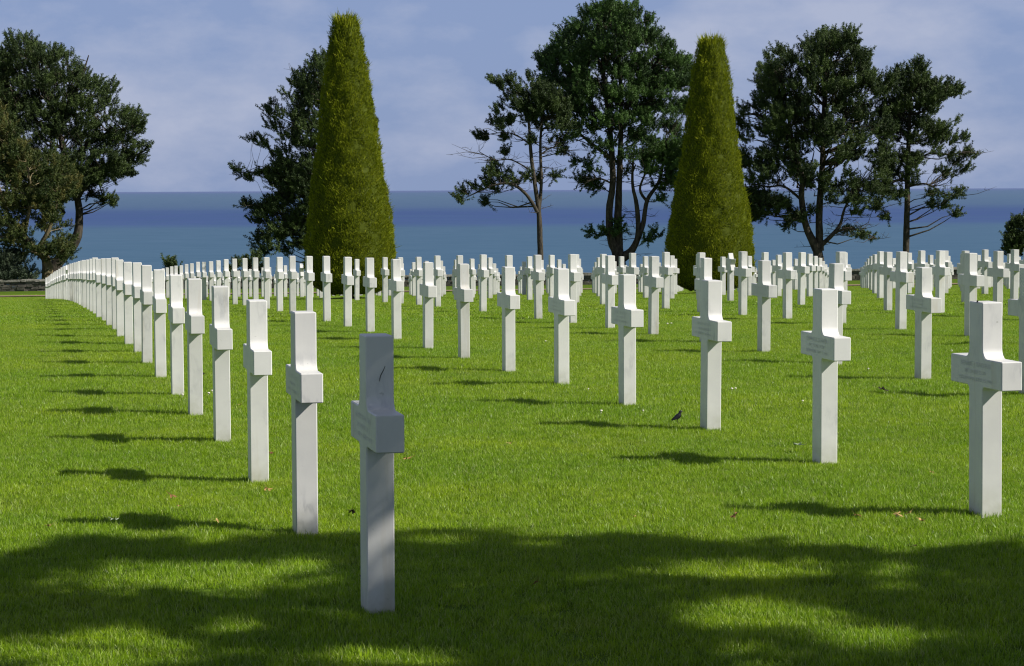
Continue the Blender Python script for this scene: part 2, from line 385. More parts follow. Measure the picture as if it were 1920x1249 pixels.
# ------------------------------------------------------------------ lawn blades
rng = np.random.default_rng(11)
def grass_tile(name, size, n, width, lmin, lmax, seg2=True):
    h_ = size / 2; f_ = size * 0.16      # trapezoid spread: neighbouring tiles blend into one even sward
    x = rng.uniform(-h_, h_, n) + rng.uniform(-f_, f_, n); y = rng.uniform(-h_, h_, n) + rng.uniform(-f_, f_, n)
    # tufts: pull blades towards little clumps
    k = max(8, n // 26); cx = rng.uniform(-h_, h_, k) + rng.uniform(-f_, f_, k); cy = rng.uniform(-h_, h_, k) + rng.uniform(-f_, f_, k)
    idx = rng.integers(0, k, n); s = size * 0.022
    use = rng.random(n) < 0.5
    x = np.where(use, cx[idx] + rng.normal(0, s, n), x); y = np.where(use, cy[idx] + rng.normal(0, s, n), y)
    L = rng.uniform(lmin, lmax, n) * np.where(rng.random(n) < 0.03, 1.35, 1.0)
    az = rng.uniform(0, 2 * np.pi, n); lean = np.abs(rng.normal(0.62, 0.35, n))
    fa = rng.uniform(0, 2 * np.pi, n)
    dx, dy = np.cos(az), np.sin(az); wx, wy = np.cos(fa) * width / 2, np.sin(fa) * width / 2
    base = np.stack([x, y, np.full(n, -0.008)], 1); W = np.stack([wx, wy, np.zeros(n)], 1)
    W = W * rng.uniform(0.7, 1.3, n)[:, None]
    mid = base + np.stack([dx * np.sin(lean * .6), dy * np.sin(lean * .6), np.cos(lean * .6)], 1) * (L * .55)[:, None]
    tip = mid + np.stack([dx * np.sin(lean * 1.5), dy * np.sin(lean * 1.5), np.cos(lean * 1.5)], 1) * (L * .5)[:, None]
    t = rng.random(n)
    if seg2:
        V = np.stack([base - W, base + W, mid + W * .85, mid - W * .85, tip], 1).reshape(-1, 3)
        o = np.arange(n) * 5
        loops = np.stack([o, o + 1, o + 2, o + 3, o + 3, o + 2, o + 4], 1).ravel()
        st = np.stack([np.arange(n) * 7, np.arange(n) * 7 + 4], 1).ravel(); tot = np.tile([4, 3], n); T = np.repeat(t, 5)
    else:
        V = np.stack([base - W, base + W, tip], 1).reshape(-1, 3)
        loops = np.arange(3 * n); st = np.arange(n) * 3; tot = np.full(n, 3); T = np.repeat(t, 3)
    return mesh_np(name, V, loops, st, tot, GRASS, parent=False, tint=T)

def grass_zone(name, col, pts, label):
    me = bpy.data.meshes.new(name); V = np.array([p[:3] for p in pts], np.float32)
    me.vertices.add(len(V)); me.vertices.foreach_set('co', V.ravel())
    a = me.attributes.new('rot', 'FLOAT_VECTOR', 'POINT'); a.data.foreach_set('vector', np.array([p[3] for p in pts], np.float32).ravel())
    a = me.attributes.new('pick', 'INT', 'POINT'); a.data.foreach_set('value', np.array([p[4] for p in pts], np.int32))
    o = bpy.data.objects.new(name, me); link(o)
    ng = bpy.data.node_groups.new(name, 'GeometryNodeTree')
    ng.interface.new_socket('Geometry', in_out='INPUT', socket_type='NodeSocketGeometry')
    ng.interface.new_socket('Geometry', in_out='OUTPUT', socket_type='NodeSocketGeometry')
    gi = ng.nodes.new('NodeGroupInput'); go = ng.nodes.new('NodeGroupOutput')
    ip = ng.nodes.new('GeometryNodeInstanceOnPoints'); ci = ng.nodes.new('GeometryNodeCollectionInfo')
    ci.inputs['Collection'].default_value = col; ci.inputs['Separate Children'].default_value = True
    ci.inputs['Reset Children'].default_value = True
    ar = ng.nodes.new('GeometryNodeInputNamedAttribute'); ar.data_type = 'FLOAT_VECTOR'; ar.inputs[0].default_value = 'rot'
    er = ng.nodes.new('FunctionNodeEulerToRotation')
    ap = ng.nodes.new('GeometryNodeInputNamedAttribute'); ap.data_type = 'INT'; ap.inputs[0].default_value = 'pick'
    L = ng.links.new
    L(gi.outputs[0], ip.inputs['Points']); L(ci.outputs[0], ip.inputs['Instance']); ip.inputs['Pick Instance'].default_value = True
    L(ar.outputs['Attribute'], er.inputs[0]); L(er.outputs[0], ip.inputs['Rotation']); L(ap.outputs['Attribute'], ip.inputs['Instance Index'])
    L(ip.outputs[0], go.inputs[0])
    md = o.modifiers.new('blades', 'NODES'); md.node_group = ng
    tag(o, label, 'grass', kind='stuff')
    return o
zones = [('grass', 0.5, 7000, 0.0030, 0.022, 0.048, True, 5.5, 17.5, 'short bright green lawn blades in the foreground'),
         ('grass', 1.0, 11000, 0.0058, 0.024, 0.046, False, 17.5, 38.5, 'short green lawn between the nearer crosses'),
         ('grass', 2.0, 11000, 0.015, 0.028, 0.050, False, 38.5, 134, 'short green lawn running back to the stone wall')]
for zi, (nm, size, n, w, l0, l1, s2, y0, y1, lab) in enumerate(zones):
    col = bpy.data.collections.new('blade tiles %d' % zi)
    for k in range(4): col.objects.link(grass_tile('tile_%d_%d' % (zi, k), size, n, w, l0, l1, s2))
    pts = []
    y = y0 + size / 2
    while y < y1:
        hw = 0.222 * (y + size) + 2.0 + size
        nxx = int(hw / size) + 1
        for k in range(-nxx, nxx + 1):
            x = k * size + 0.01
            le = lawn_end(x)
            if y > le and y < le + 4.2: continue
            if y > WY(x) - 0.6: continue
            e = size * .5
            z = h1(x, y)
            gx = (h1(x + e, y) - h1(x - e, y)) / (2 * e); gy = (h1(x, y + e) - h1(x, y - e)) / (2 * e)
            nrm = Vector((-gx, -gy, 1)).normalized()
            q = nrm.to_track_quat('Z', 'Y').to_matrix() @ Matrix.Rotation(rng.integers(0, 4) * math.pi / 2, 3, 'Z')
            pts.append((x, y, z - 0.024, tuple(q.to_euler()), int(rng.integers(0, 4))))
        y += size
    grass_zone(nm, col, pts, lab)

# ------------------------------------------------------------------ headstones
N_ = math.hypot(0.4656, 0.51 * FK)
U = Vector((-0.4656 / N_, 0.51 * FK / N_, 0))       # along the arms, away from the viewer
ANG = math.atan2(U.y, U.x)                           # local +x = U ; local -y faces ... the right, local +y the left
S2, T2, W2 = 0.155 * H / 2, 0.100 * H / 2, 0.600 * H / 2
A0, A1 = 0.607 * H, 0.740 * H
def arc(cx, cz, r, a0, a1, n=6):
    return [(cx + r * math.cos(a0 + (a1 - a0) * k / n), cz + r * math.sin(a0 + (a1 - a0) * k / n)) for k in range(n + 1)]
def cross_profile():
    r1, r0 = 0.050 * H, 0.024 * H
    right = [(S2, -0.06)] + arc(S2 + r0, A0 - r0, r0, math.pi, math.pi / 2, 5) + [(W2, A0), (W2, A1)] \
        + arc(S2 + r1, A1 + r1, r1, -math.pi / 2, -math.pi, 8) + [(S2, H)]
    return right + [(-x, z) for x, z in reversed(right)]
def star_profile():
    Rr = 0.243 * H; cz = H - Rr; k = Rr / math.sqrt(3)
    pts = [(S2, -0.06)]
    ring = []
    for a in range(12):
        ang = math.pi / 2 - a * math.pi / 6; rr = Rr if a % 2 == 0 else k
        ring.append((rr * math.cos(ang), cz + rr * math.sin(ang)))
    # ring[0] top point ... clockwise; points 6 is the bottom point, buried in the shaft
    yb = cz - Rr / 2
    right = [(S2, -0.06), (S2, yb)] + [ring[4], ring[3], ring[2], ring[1]]
    return right + [ring[0]] + [(-x, z) for x, z in reversed(right)]
def slab(name, prof):
    bm = bmesh.new()
    f = [bm.verts.new((x, -T2, z)) for x, z in prof]; b = [bm.verts.new((x, T2, z)) for x, z in prof]
    n = len(prof)
    ff = bm.faces.new(f); bb = bm.faces.new(list(reversed(b)))
    for k in range(n): bm.faces.new((f[(k + 1) % n], f[k], b[k], b[(k + 1) % n]))
    bmesh.ops.recalc_face_normals(bm, faces=bm.faces)
    ed = [e for e in bm.edges if len(e.link_faces) == 2 and e.calc_face_angle(0) > 0.5 and max(v.co.z for v in e.verts) > 0]
    bmesh.ops.bevel(bm, geom=ed, offset=0.0045, segments=1, affect='EDGES', profile=0.5)
    me = bpy.data.meshes.new(name)
    bm.normal_update(); bm.to_mesh(me); bm.free(); me.materials.append(MARBLE)
    for p in me.polygons: p.use_smooth = True
    me.set_sharp_from_angle(angle=R(28))
    return me
CROSS = slab('cross', cross_profile()); STAR = slab('star', star_profile())

ROW0 = [(-.4861, 1.9092), (2.2806 + .4656, 2.5792 - .5099), (3.6795 + 5 * .4656, 4.7843 - 5 * .5099), (5.5138 + 8 * .4656, 6.398 - 8 * .5099)]
for j in range(4, 16): ROW0.append((12.48 + (j - 4) * 3.235, 2.46 + (j - 4) * .14))
IMAX = 45
NEAR = {(0, 0): (-4, 0.992), (1, 1): (9, 0.963), (1, 2): (-1, 0.988), (1, 3): (-3, 0.993)}
rnd = random.Random(7)
sites = []
for j, (x0, z0) in enumerate(ROW0):
    for i in range(IMAX + 1):
        X = x0 - i * .4656; Z = z0 + i * .5099
        px = 960 + 1000 * X / Z
        if px > 2010 + 0.0 / Z: continue
        if j == 0 and i > 22: X -= (i - 22) * 0.012
        dpx, zs = NEAR.get((j, i), (0, 1.0)); X = (px + dpx - 960) / 1000 * Z * zs if dpx or zs != 1 else X; Z *= zs
        sites.append((j, i, X * H, Z * FK * H, px))

ORD = ['zeroth','first','second','third','fourth','fifth','sixth','seventh','eighth','ninth','tenth','eleventh','twelfth','thirteenth','fourteenth','fifteenth',
       'sixteenth','seventeenth','eighteenth','nineteenth','twentieth']
def ordw(n):
    if n <= 20: return ORD[n]
    t = {2: 'twenty', 3: 'thirty', 4: 'forty', 5: 'fifty'}
    if n % 10 == 0: return {20: 'twentieth', 30: 'thirtieth', 40: 'fortieth', 50: 'fiftieth'}[n]
    return t[n // 10] + '-' + ORD[n % 10]

CONES = [(657.5, 73.0, 1.0), (1333.0, 65.4, 1.0)]
cone_xy = [at(p, h) for p, h, s in CONES]
first = {}
for j, i, x, y, px in sites:
    if px < 1925 and j not in first: first[j] = i
SPECIAL = {(0, 0): 'grey shaded marble cross with a dark curved scratch, nearest of all to the camera'}
special_b = {2: None}
stars = {(4, 17), (0, 26), (2, 26)}
n_cross = 0
cross_at = {}
for j, i, x, y, px in sites:
    if any(math.hypot(x - c[0], y - c[1]) < 1.30 * H for c in cone_xy): continue
    z = h1(x, y)
    star = (j, i) in stars
    o = bpy.data.objects.new('star_of_david_headstone' if star else 'cross', STAR if star else CROSS)
    jit = rnd.uniform(-0.012, 0.012)
    tl = (rnd.gauss(0, R(0.25)), rnd.gauss(0, R(0.25)), rnd.gauss(0, R(0.4)))
    o.location = (x + rnd.gauss(0, 0.008), y + rnd.gauss(0, 0.02), z - (0.026 if (j, i) == (0, 0) else 0.020 if j == 1 and y < 13 else 0.0 if y < 13 else 0.012) + (jit if y > 25 else jit * .2))
    o.rotation_euler = (tl[0], tl[1], ANG + tl[2])
    link(o)
    row = 'leftmost row' if j == 0 else ordw(j + 1) + ' row from the left'
    k = i - first.get(j, i) + 1
    if px > 1925: lab = 'white marble cross just past the right edge, %s outside, %s' % (ordw(first.get(j, i) - i if first.get(j, i) > i else i + 1), row)
    elif k == 1: lab = 'white marble cross nearest the camera in the %s' % row
    elif i == IMAX: lab = 'white marble cross at the far end of the %s' % row
    else: lab = 'white marble cross, %s one back in the %s' % (ordw(k), row)
    if star: lab = lab.replace('white marble cross', 'white marble star-topped headstone')
    lab = SPECIAL.get((j, i), lab)
    if j == 1 and px < 1925 and k == 1: lab = 'big white marble cross at right with a black speck on top, nearest of its row'
    if j == 1 and k == 2: lab = 'inscribed white marble cross, second one back in the second row from the left'
    tag(o, lab, 'headstone', 'white marble headstones in straight rows on the lawn')
    cross_at[(j, i)] = o
    n_cross += 1

# engraved lines on the stones near enough to show them
def text_mesh(body, size, width=None):
    cu = bpy.data.curves.new('engraving', 'FONT'); cu.body = body; cu.size = size; cu.align_x = 'CENTER'; cu.align_y = 'CENTER'
    cu.extrude = 0.0; cu.resolution_u = 3
    ob = bpy.data.objects.new('engraving', cu); sc.collection.objects.link(ob)
    bpy.context.view_layer.update()
    me = bpy.data.meshes.new_from_object(ob.evaluated_get(bpy.context.evaluated_depsgraph_get()))
    bpy.data.objects.remove(ob); bpy.data.curves.remove(cu)
    if width and len(me.vertices):
        xs_ = [v.co.x for v in me.vertices]; w = max(xs_) - min(xs_); c = (max(xs_) + min(xs_)) / 2
        for v in me.vertices: v.co.x = (v.co.x - c) * width / w
    return me
def engrave(o, lines):
    bm = bmesh.new()
    for body, zc, size, width in lines:
        me = text_mesh(body, size, width)
        for v in me.vertices:
            v.co = Vector((-v.co.x, T2 + 0.0015, A0 + zc + v.co.y))
        bm.from_mesh(me); bpy.data.meshes.remove(me)
    bm_obj('inscription', bm, ENGR, o)
def strokes(o, seed):
    """letter-sized chisel marks that cannot be read at this distance"""
    r = random.Random(seed); bm = bmesh.new()
    for zc, w, s in ((0.106, 0.36, 0.024), (0.070, 0.26, 0.018), (0.036, 0.44, 0.018)):
        x = -w / 2
        while x < w / 2:
            for q in range(r.choice((1, 2, 2))):
                a = r.choice((0, 0, 0.35, -0.35, 1.57)); L = s * (0.95 if abs(a) < 1 else 0.55); cx = x + q * s * .45; cz = A0 + zc + r.uniform(-.2, .2) * s * (abs(a) > 1)
                dx, dz = math.sin(a) * L / 2, math.cos(a) * L / 2; px_, pz_ = math.cos(a) * .0016, -math.sin(a) * .0016
                vs = [bm.verts.new((-(cx + e * dx + f * px_), T2 + 0.0015, cz + e * dz + f * pz_)) for e, f in ((-1, -1), (1, -1), (1, 1), (-1, 1))]
                bm.faces.new(vs)
            x += s * r.choice((1.0, 1.0, 1.0, 1.9))
    bm_obj('inscription', bm, ENGR, o)
b0, b1 = first[1], first[1] + 1
if (1, b0) in cross_at:
    engrave(cross_at[(1, b0)], [('BENNIE J. BACHUS', 0.108, 0.034, 0.37), ('PFC 38 INF 2 DIV', 0.070, 0.026, 0.27), ('OKLAHOMA  JUNE 15 1944', 0.034, 0.025, 0.42)])
    bm = bmesh.new(); bmesh.ops.create_icosphere(bm, subdivisions=2, radius=0.0055)
    for v in bm.verts: v.co = Vector((v.co.x * 0.8 - 0.012, v.co.y * .9 + T2 * .93, v.co.z * 1.3 + H + 0.002))
    bm_obj('dark_speck', bm, Mat('dark speck', 0.8, (0.01, 0.01, 0.008)).m, cross_at[(1, b0)])
engrave(cross_at[(1, b1)], [('CHARLES E. SCHAFER', 0.108, 0.034, 0.40), ('PFC 116 INF 29 DIV', 0.070, 0.026, 0.30), ('NEW YORK  SEPT 1 1944', 0.034, 0.025, 0.40)])
for k, key in enumerate([(0, 0), (0, 1), (1, b0 + 2), (1, b0 + 3), (1, b0 + 4), (2, first[2]), (2, first[2] + 2)]):
    if key in cross_at: strokes(cross_at[key], k)
# the scratch on the nearest stone (thin curved dark line on the face turned to the camera)
bm = bmesh.new(); pr = None
for k in range(15):
    t = k / 14; zz = H * 0.866 - 0.029 + t * 0.058 ; yy = -0.008 - 0.018 * (t - 0.5) + 0.003 * math.sin(t * 5)
    w = 0.0009 + 0.0010 * math.sin(t * math.pi)
    a = bm.verts.new((-S2 - 0.0012, yy - w, zz)); b = bm.verts.new((-S2 - 0.0012, yy + w, zz))
    if pr: bm.faces.new((pr[0], a, b, pr[1]))
    pr = (a, b)
bm_obj('scratch', bm, Mat('scratch', 0.8, (0.07, 0.07, 0.065)).m, cross_at[(0, 0)])

# ------------------------------------------------------------------ tubes for trunks and limbs
def tube(bm, pts, rad, sides=9, jag=0.0, r=None):
    r = r or random.Random(1); rings = []
    for k, (p, q) in enumerate(zip(pts, rad)):
        p = Vector(p); d = (Vector(pts[min(k + 1, len(pts) - 1)]) - Vector(pts[max(k - 1, 0)])).normalized()
        a = d.cross(Vector((0, 1, 0.01))); a = a.normalized() if a.length > 1e-4 else Vector((1, 0, 0)); b = d.cross(a)
        rings.append([bm.verts.new(p + (a * math.cos(2 * math.pi * s / sides) + b * math.sin(2 * math.pi * s / sides)) * q * (1 + r.uniform(-jag, jag))) for s in range(sides)])
    for A, B in zip(rings, rings[1:]):
        for s in range(sides): bm.faces.new((A[s], A[(s + 1) % sides], B[(s + 1) % sides], B[s]))
    bm.faces.new(rings[-1])
def smooth_path(pts, rad, n=5):
    """Catmull-Rom through the given points"""
    P_ = [Vector(p) for p in pts]; out, ro = [], []
    for k in range(len(P_) - 1):
        p0, p1, p2, p3 = P_[max(k - 1, 0)], P_[k], P_[k + 1], P_[min(k + 2, len(P_) - 1)]
        for s in range(n):
            t = s / n
            out.append(0.5 * ((2 * p1) + (-p0 + p2) * t + (2 * p0 - 5 * p1 + 4 * p2 - p3) * t * t + (-p0 + 3 * p1 - 3 * p2 + p3) * t ** 3))
            ro.append(rad[k] * (1 - t) + rad[k + 1] * t)
    out.append(P_[-1]); ro.append(rad[-1]); return out, ro

def unit(v): return v / np.maximum(np.linalg.norm(v, axis=1, keepdims=True), 1e-9)
def frame_of(d):
    a = unit(np.cross(d, np.array([[0.13, 0.31, 0.94]]))); return a, np.cross(d, a)

def needles(buf, base, direc, rg, n_t=6, needle=12, L=0.42, spread=0.13, nl=0.125, nw=0.046, tint=None):
    """fingers of needle tufts: base (k,3), direc (k,3)"""
    k = len(base); tint = rg.random(k) if tint is None else tint
    Lk = L * rg.uniform(0.6, 1.25, k)
    s = np.tile(np.linspace(0.05, 1, n_t), k); f = np.repeat(np.arange(k), n_t)
    p = base[f] + direc[f] * (s * Lk[f])[:, None]
    # needles
    m = len(p) * needle; g = np.repeat(np.arange(len(p)), needle)
    dd = direc[f][g] * 0.32 + unit(rg.normal(size=(m, 3))) * 0.9; dd = unit(dd)
    a, b = frame_of(dd); ph = rg.uniform(0, 2 * np.pi, m); w = (a * np.cos(ph)[:, None] + b * np.sin(ph)[:, None]) * nw / 2
    st = p[g] + rg.normal(size=(m, 3)) * spread * 0.25
    en = st + dd * (nl * rg.uniform(0.7, 1.2, m))[:, None]
    tri = np.stack([st - w, st + w, en], 1)
    buf.add(tri, np.clip(tint[f][g] + rg.normal(0, 0.12, m), 0, 1))

def in_poly(poly, x, y):
    c = False; n = len(poly)
    for k in range(n):
        x1, y1 = poly[k]; x2, y2 = poly[(k + 1) % n]
        if (y1 > y) != (y2 > y) and x < (x2 - x1) * (y - y1) / (y2 - y1) + x1: c = not c
    return c
def yhor(x): return 339.5 - (x - 960) * .0043

def pine(px, Zp, stems, polys, blobs, label, mat=None, seed=1, maxdepth=4.2, twig=0.5, dead=0, gap=0.30, bark=None, name='pine_tree', cat='tree',
         group='pines on the cliff top behind the wall', fingers=6, fl=0.54, limb_r=1.0, dens=1.05, crad=0.44):
    """stems: (radius list, [(px,py,depth_m)...]); polys: crown outlines; blobs: (px,py,rx,ry). All turned into metres at the tree's own distance."""
    mat = mat or PINE; bark = bark or BARK; r = random.Random(seed); rg = np.random.default_rng(seed)
    k = Zp / 1000 * H; y0 = Zp * FK * H; x0 = (px - 960) * k; z0 = h1(x0, y0)
    def loc(qx, qy, d=0.0): return Vector(((qx - px) * k, d, CAMZ - (qy - yhor(qx)) * k - z0))
    root = empty(name, (x0, y0, z0)); tag(root, label, cat, group)
    bm = bmesh.new(); skel = []
    for q, (rad, pts) in enumerate(stems):
        P_ = [loc(*p) for p in pts]
        if q == 0: P_ = [Vector((P_[0].x, 0, -0.25))] + P_; rad = [rad[0] * 1.45] + list(rad)
        pp, rr = smooth_path(P_, list(rad)); tube(bm, pp, [max(a, .02) for a in rr], 10, 0.06, r); skel += list(zip(pp, rr))
    bm_obj('trunk', bm, bark, root, smooth=True)
    cl = []            # clumps: centre, radius (m)
    for poly, n in polys:
        xs_ = [p[0] for p in poly]; ys_ = [p[1] for p in poly]; mx, Mx, my, My = min(xs_), max(xs_), min(ys_), max(ys_)
        xc = (mx + Mx) / 2; hw = (Mx - mx) / 2
        off = rg.uniform(-50, 50, 3); got = 0; tries = 0
        while got < n * dens * 1.15 and tries < n * 60:
            tries += 1; x = r.uniform(mx, Mx); y = r.uniform(my, My)
            if not in_poly(poly, x, y): continue
            dl = math.sqrt(max(0.05, 1 - ((x - xc) / (hw * 1.05)) ** 2)) * min(maxdepth, hw * k * 0.9)
            d = r.uniform(-dl, dl); p = loc(x, y, d)
            low = (y - my) / (My - my)
            nv = mnoise.noise(Vector((p.x * 0.7 + off[0], d * 0.30 + off[1], p.z * 1.15 + off[2])))
            if nv < -0.36 + gap * (0.25 + low): continue
            cl.append((p, crad * r.uniform(0.7, 1.15))); got += 1
    for b in blobs:
        bx, by, rx, ry = b[:4]; d0 = b[4] if len(b) > 4 else r.uniform(-1.2, 1.2)
        area = math.pi * rx * ry * k * k; n = max(3, int(area / 0.13))
        for q in range(n):
            a = r.uniform(0, 2 * math.pi); s = math.sqrt(r.random()) * 0.82
            cl.append((loc(bx + rx * s * math.cos(a), by + ry * s * math.sin(a), d0 + r.uniform(-1, 1) * rx * k * 0.8), min(0.36, min(rx, ry) * k * 0.6 + .08)))
    buf = TriBuf(); bw = bmesh.new()
    C = np.array([list(p) for p, _ in cl]); Rr = np.array([q for _, q in cl]); n = len(C)
    cen = np.array([0, 0, C[:, 2].mean() - 1.0])
    f = np.repeat(np.arange(n), fingers)
    out = unit((C[f] - cen) * np.array([1, 1, 0.5]))
    u = unit(rg.normal(size=(len(f), 3))) * (rg.random((len(f), 1)) ** 0.4)
    base = C[f] + u * Rr[f][:, None] * np.array([1, 1, 0.62]) - np.array([0, 0, 0.12])
    dr = unit(out * 0.45 + np.array([0, 0, 0.75]) + rg.normal(size=(len(f), 3)) * 0.38 + u * 0.3)
    tc_ = rg.random(n)
    needles(buf, base, dr, rg, L=fl, tint=np.clip(tc_[f] * 0.75 + rg.random(len(f)) * 0.3, 0, 1))
    # twigs and boughs that carry the clumps
    sk = np.array([list(p) for p, _ in skel]); sr = np.array([q for _, q in skel])
    for q in range(n):
        if r.random() > twig: continue
        c = C[q]; dv = sk - c; cost = np.linalg.norm(dv * np.array([1, .6, 1]), axis=1) + np.where(dv[:, 2] > -0.15, 3.0, 0) + np.abs(-dv[:, 2] - 0.45 * np.hypot(dv[:, 0], dv[:, 1])) * .5
        s = int(np.argmin(cost)); a = Vector(sk[s]); e = Vector(c); L = (e - a).length
        if L < 0.3 or L > 5.0 or math.hypot(e.x - a.x, e.y - a.y) < 0.45 * abs(e.z - a.z): continue
        m1 = a.lerp(e, 0.4) + Vector((r.uniform(-.1, .1) * L, r.uniform(-.1, .1) * L, r.uniform(-0.12, 0.04) * L)); m2 = a.lerp(e, 0.75) + Vector((r.uniform(-.07, .07) * L, 0, r.uniform(-.10, 0.02) * L))
        r0 = min(sr[s] * 0.5, 0.018 + 0.014 * L) * limb_r
        tube(bw, [a, m1, m2, e], [r0, r0 * .7, r0 * .45, 0.012], 5)
    for q in range(dead):          # bare fine twigs low in the crown
        s = r.randrange(len(sk) // 5, len(sk)); a = Vector(sk[s]); az = r.uniform(0, 6.283); L = r.uniform(0.8, 2.6)
        e = a + Vector((math.cos(az), math.sin(az), r.uniform(-0.1, 0.35))) * L; m1 = a.lerp(e, .5) + Vector((0, 0, r.uniform(-.12, .08) * L))
        tube(bw, [a, m1, e], [0.022, 0.015, 0.006], 4)
        for w in range(3):
            c = a.lerp(e, r.uniform(.35, .9)); tube(bw, [c, c + Vector((r.uniform(-.5, .5), r.uniform(-.5, .5), r.uniform(-.1, .45)))], [0.011, 0.005], 4)
    if twig: bm_obj('branches', bw, bark, root, smooth=True)
    buf.build('crown', mat, root)
    return root
# left-hand group
pine(104, 32.6, [([.42, .34, .27, .22, .2, .16, .08], [(104, 500, 0), (140, 455, 0), (150, 420, 0), (147, 375, .2), (128, 310, .4), (105, 220, .3), (62, 95, 0)]),
                 ([.2, .15, .1, .05], [(128, 310, .4), (170, 270, 0), (215, 250, -.5), (262, 238, -.5)]),
                 ([.16, .12, .08, .04], [(147, 372, .2), (178, 335, -.4), (225, 310, -.6), (280, 282, -.6)]),
                 ([.2, .14, .1, .05], [(118, 260, .4), (60, 220, .8), (10, 150, 1), (-20, 90, 1)]),
                 ([.15, .1, .06, .03], [(120, 400, .3), (95, 360, .8), (60, 300, .6), (20, 240, .4)]),
                 ([.13, .1, .07, .03], [(110, 240, .3), (140, 180, .3), (160, 140, .2), (172, 105, .2)]),
                 ([.05, .04, .03, .02], [(186, 330, -.4), (192, 350, -.4), (196, 362, -.4), (205, 372, -.4)])],
     [([(-90, 130), (-60, 85), (-30, 80), (5, 92), (20, 78), (42, 82), (50, 68), (64, 68), (78, 88), (92, 100), (110, 95), (132, 88), (140, 108), (150, 122), (162, 122),
        (165, 140), (175, 158), (190, 150), (206, 150), (212, 172), (222, 175), (205, 215), (216, 212), (235, 210), (255, 208), (262, 228), (250, 262), (238, 290),
        (215, 300), (190, 308), (165, 320), (140, 345), (90, 360), (20, 380), (-60, 380), (-110, 300), (-110, 200)], 700), ([(80, 330), (200, 305), (250, 285), (270, 296), (240, 320), (200, 335), (170, 345), (110, 372)], 110)],
     [(272, 235, 14, 8), (262, 248, 12, 8), (275, 272, 15, 9), (250, 280, 18, 9), (235, 318, 22, 6), (218, 310, 15, 7), (203, 366, 15, 7), (190, 378, 9, 5), (212, 378, 8, 4), (243, 325, 12, 5), (175, 365, 14, 3)],
     'tall spreading dark pine with a leaning trunk at the far left', seed=3, gap=0.30, dens=1.5)
pine(70, 31.2, [([.3, .22, .16, .1, .05], [(88, 490, 0), (70, 470, 0), (45, 440, -.3), (20, 400, -.5), (0, 330, -.5)]),
                ([.16, .12, .08, .04], [(70, 470, 0), (95, 430, -.3), (110, 385, -.4), (115, 330, -.4)]),
                ([.14, .1, .07, .03], [(45, 440, -.3), (60, 400, -.6), (65, 350, -.6), (50, 280, -.6)])],
     [([(-90, 190), (-50, 180), (-8, 185), (10, 200), (20, 235), (45, 250), (60, 262), (68, 290), (95, 300), (125, 305), (140, 330), (138, 350), (128, 370), (125, 400), (120, 440), (138, 470), (120, 485), (95, 470), (60, 480), (20, 480), (-90, 490)], 540)],
     [(118, 478, 15, 7), (132, 470, 14, 8), (108, 462, 20, 12)], 'lower golden green pine with bare golden limbs in front of the far left pine', PINEG, seed=8, gap=0.40, bark=BARKL, maxdepth=3.2, limb_r=1.0, twig=.22)
# pine half behind the first clipped yew
pine(632, 31.6, [([.3, .26, .22, .16, .08], [(632, 520, 0), (628, 440, 0), (622, 340, .2), (615, 240, .2), (603, 130, 0)]),
                 ([.12, .1, .06, .03], [(622, 340, .2), (570, 325, 0), (520, 325, -.3), (465, 322, -.3)]),
                 ([.12, .1, .06, .03], [(628, 440, .2), (590, 410, 0), (540, 440, -.3), (490, 445, -.3)]),
                 ([.1, .08, .05, .03], [(625, 400, .2), (590, 370, 0), (530, 375, -.3), (490, 385, -.3)])],
     [([(603, 108), (585, 125), (568, 128), (555, 155), (563, 170), (535, 180), (530, 200), (512, 195), (505, 215), (515, 235), (520, 250), (540, 262), (530, 280), (515, 290), (520, 318), (560, 335), (560, 365), (600, 375), (650, 400), (672, 330), (690, 250), (680, 190), (655, 140), (625, 110)], 330), ([(500, 312), (600, 325), (612, 480), (545, 482), (515, 462), (480, 445), (500, 405), (468, 385), (525, 362)], 150)],
     [(490, 262, 12, 7, -1), (505, 268, 12, 7, -1), (455, 320, 18, 8, -1), (475, 330, 14, 8, -1), (500, 322, 18, 9, -1), (520, 335, 22, 12), (545, 345, 22, 12), (470, 382, 12, 6), (495, 395, 22, 9), (480, 410, 14, 6), (520, 385, 22, 10), (545, 372, 20, 12),
      (560, 400, 24, 12), (585, 410, 20, 16), (475, 448, 14, 7), (495, 440, 18, 8), (520, 445, 22, 10), (490, 465, 18, 8), (510, 470, 16, 7), (545, 440, 20, 10), (555, 460, 12, 10), (575, 445, 18, 12), (700, 236, 14, 8, 0), (540, 470, 8, 8)],
     'dark ragged pine half hidden behind the left clipped yew', seed=12, gap=0.36, dead=40)
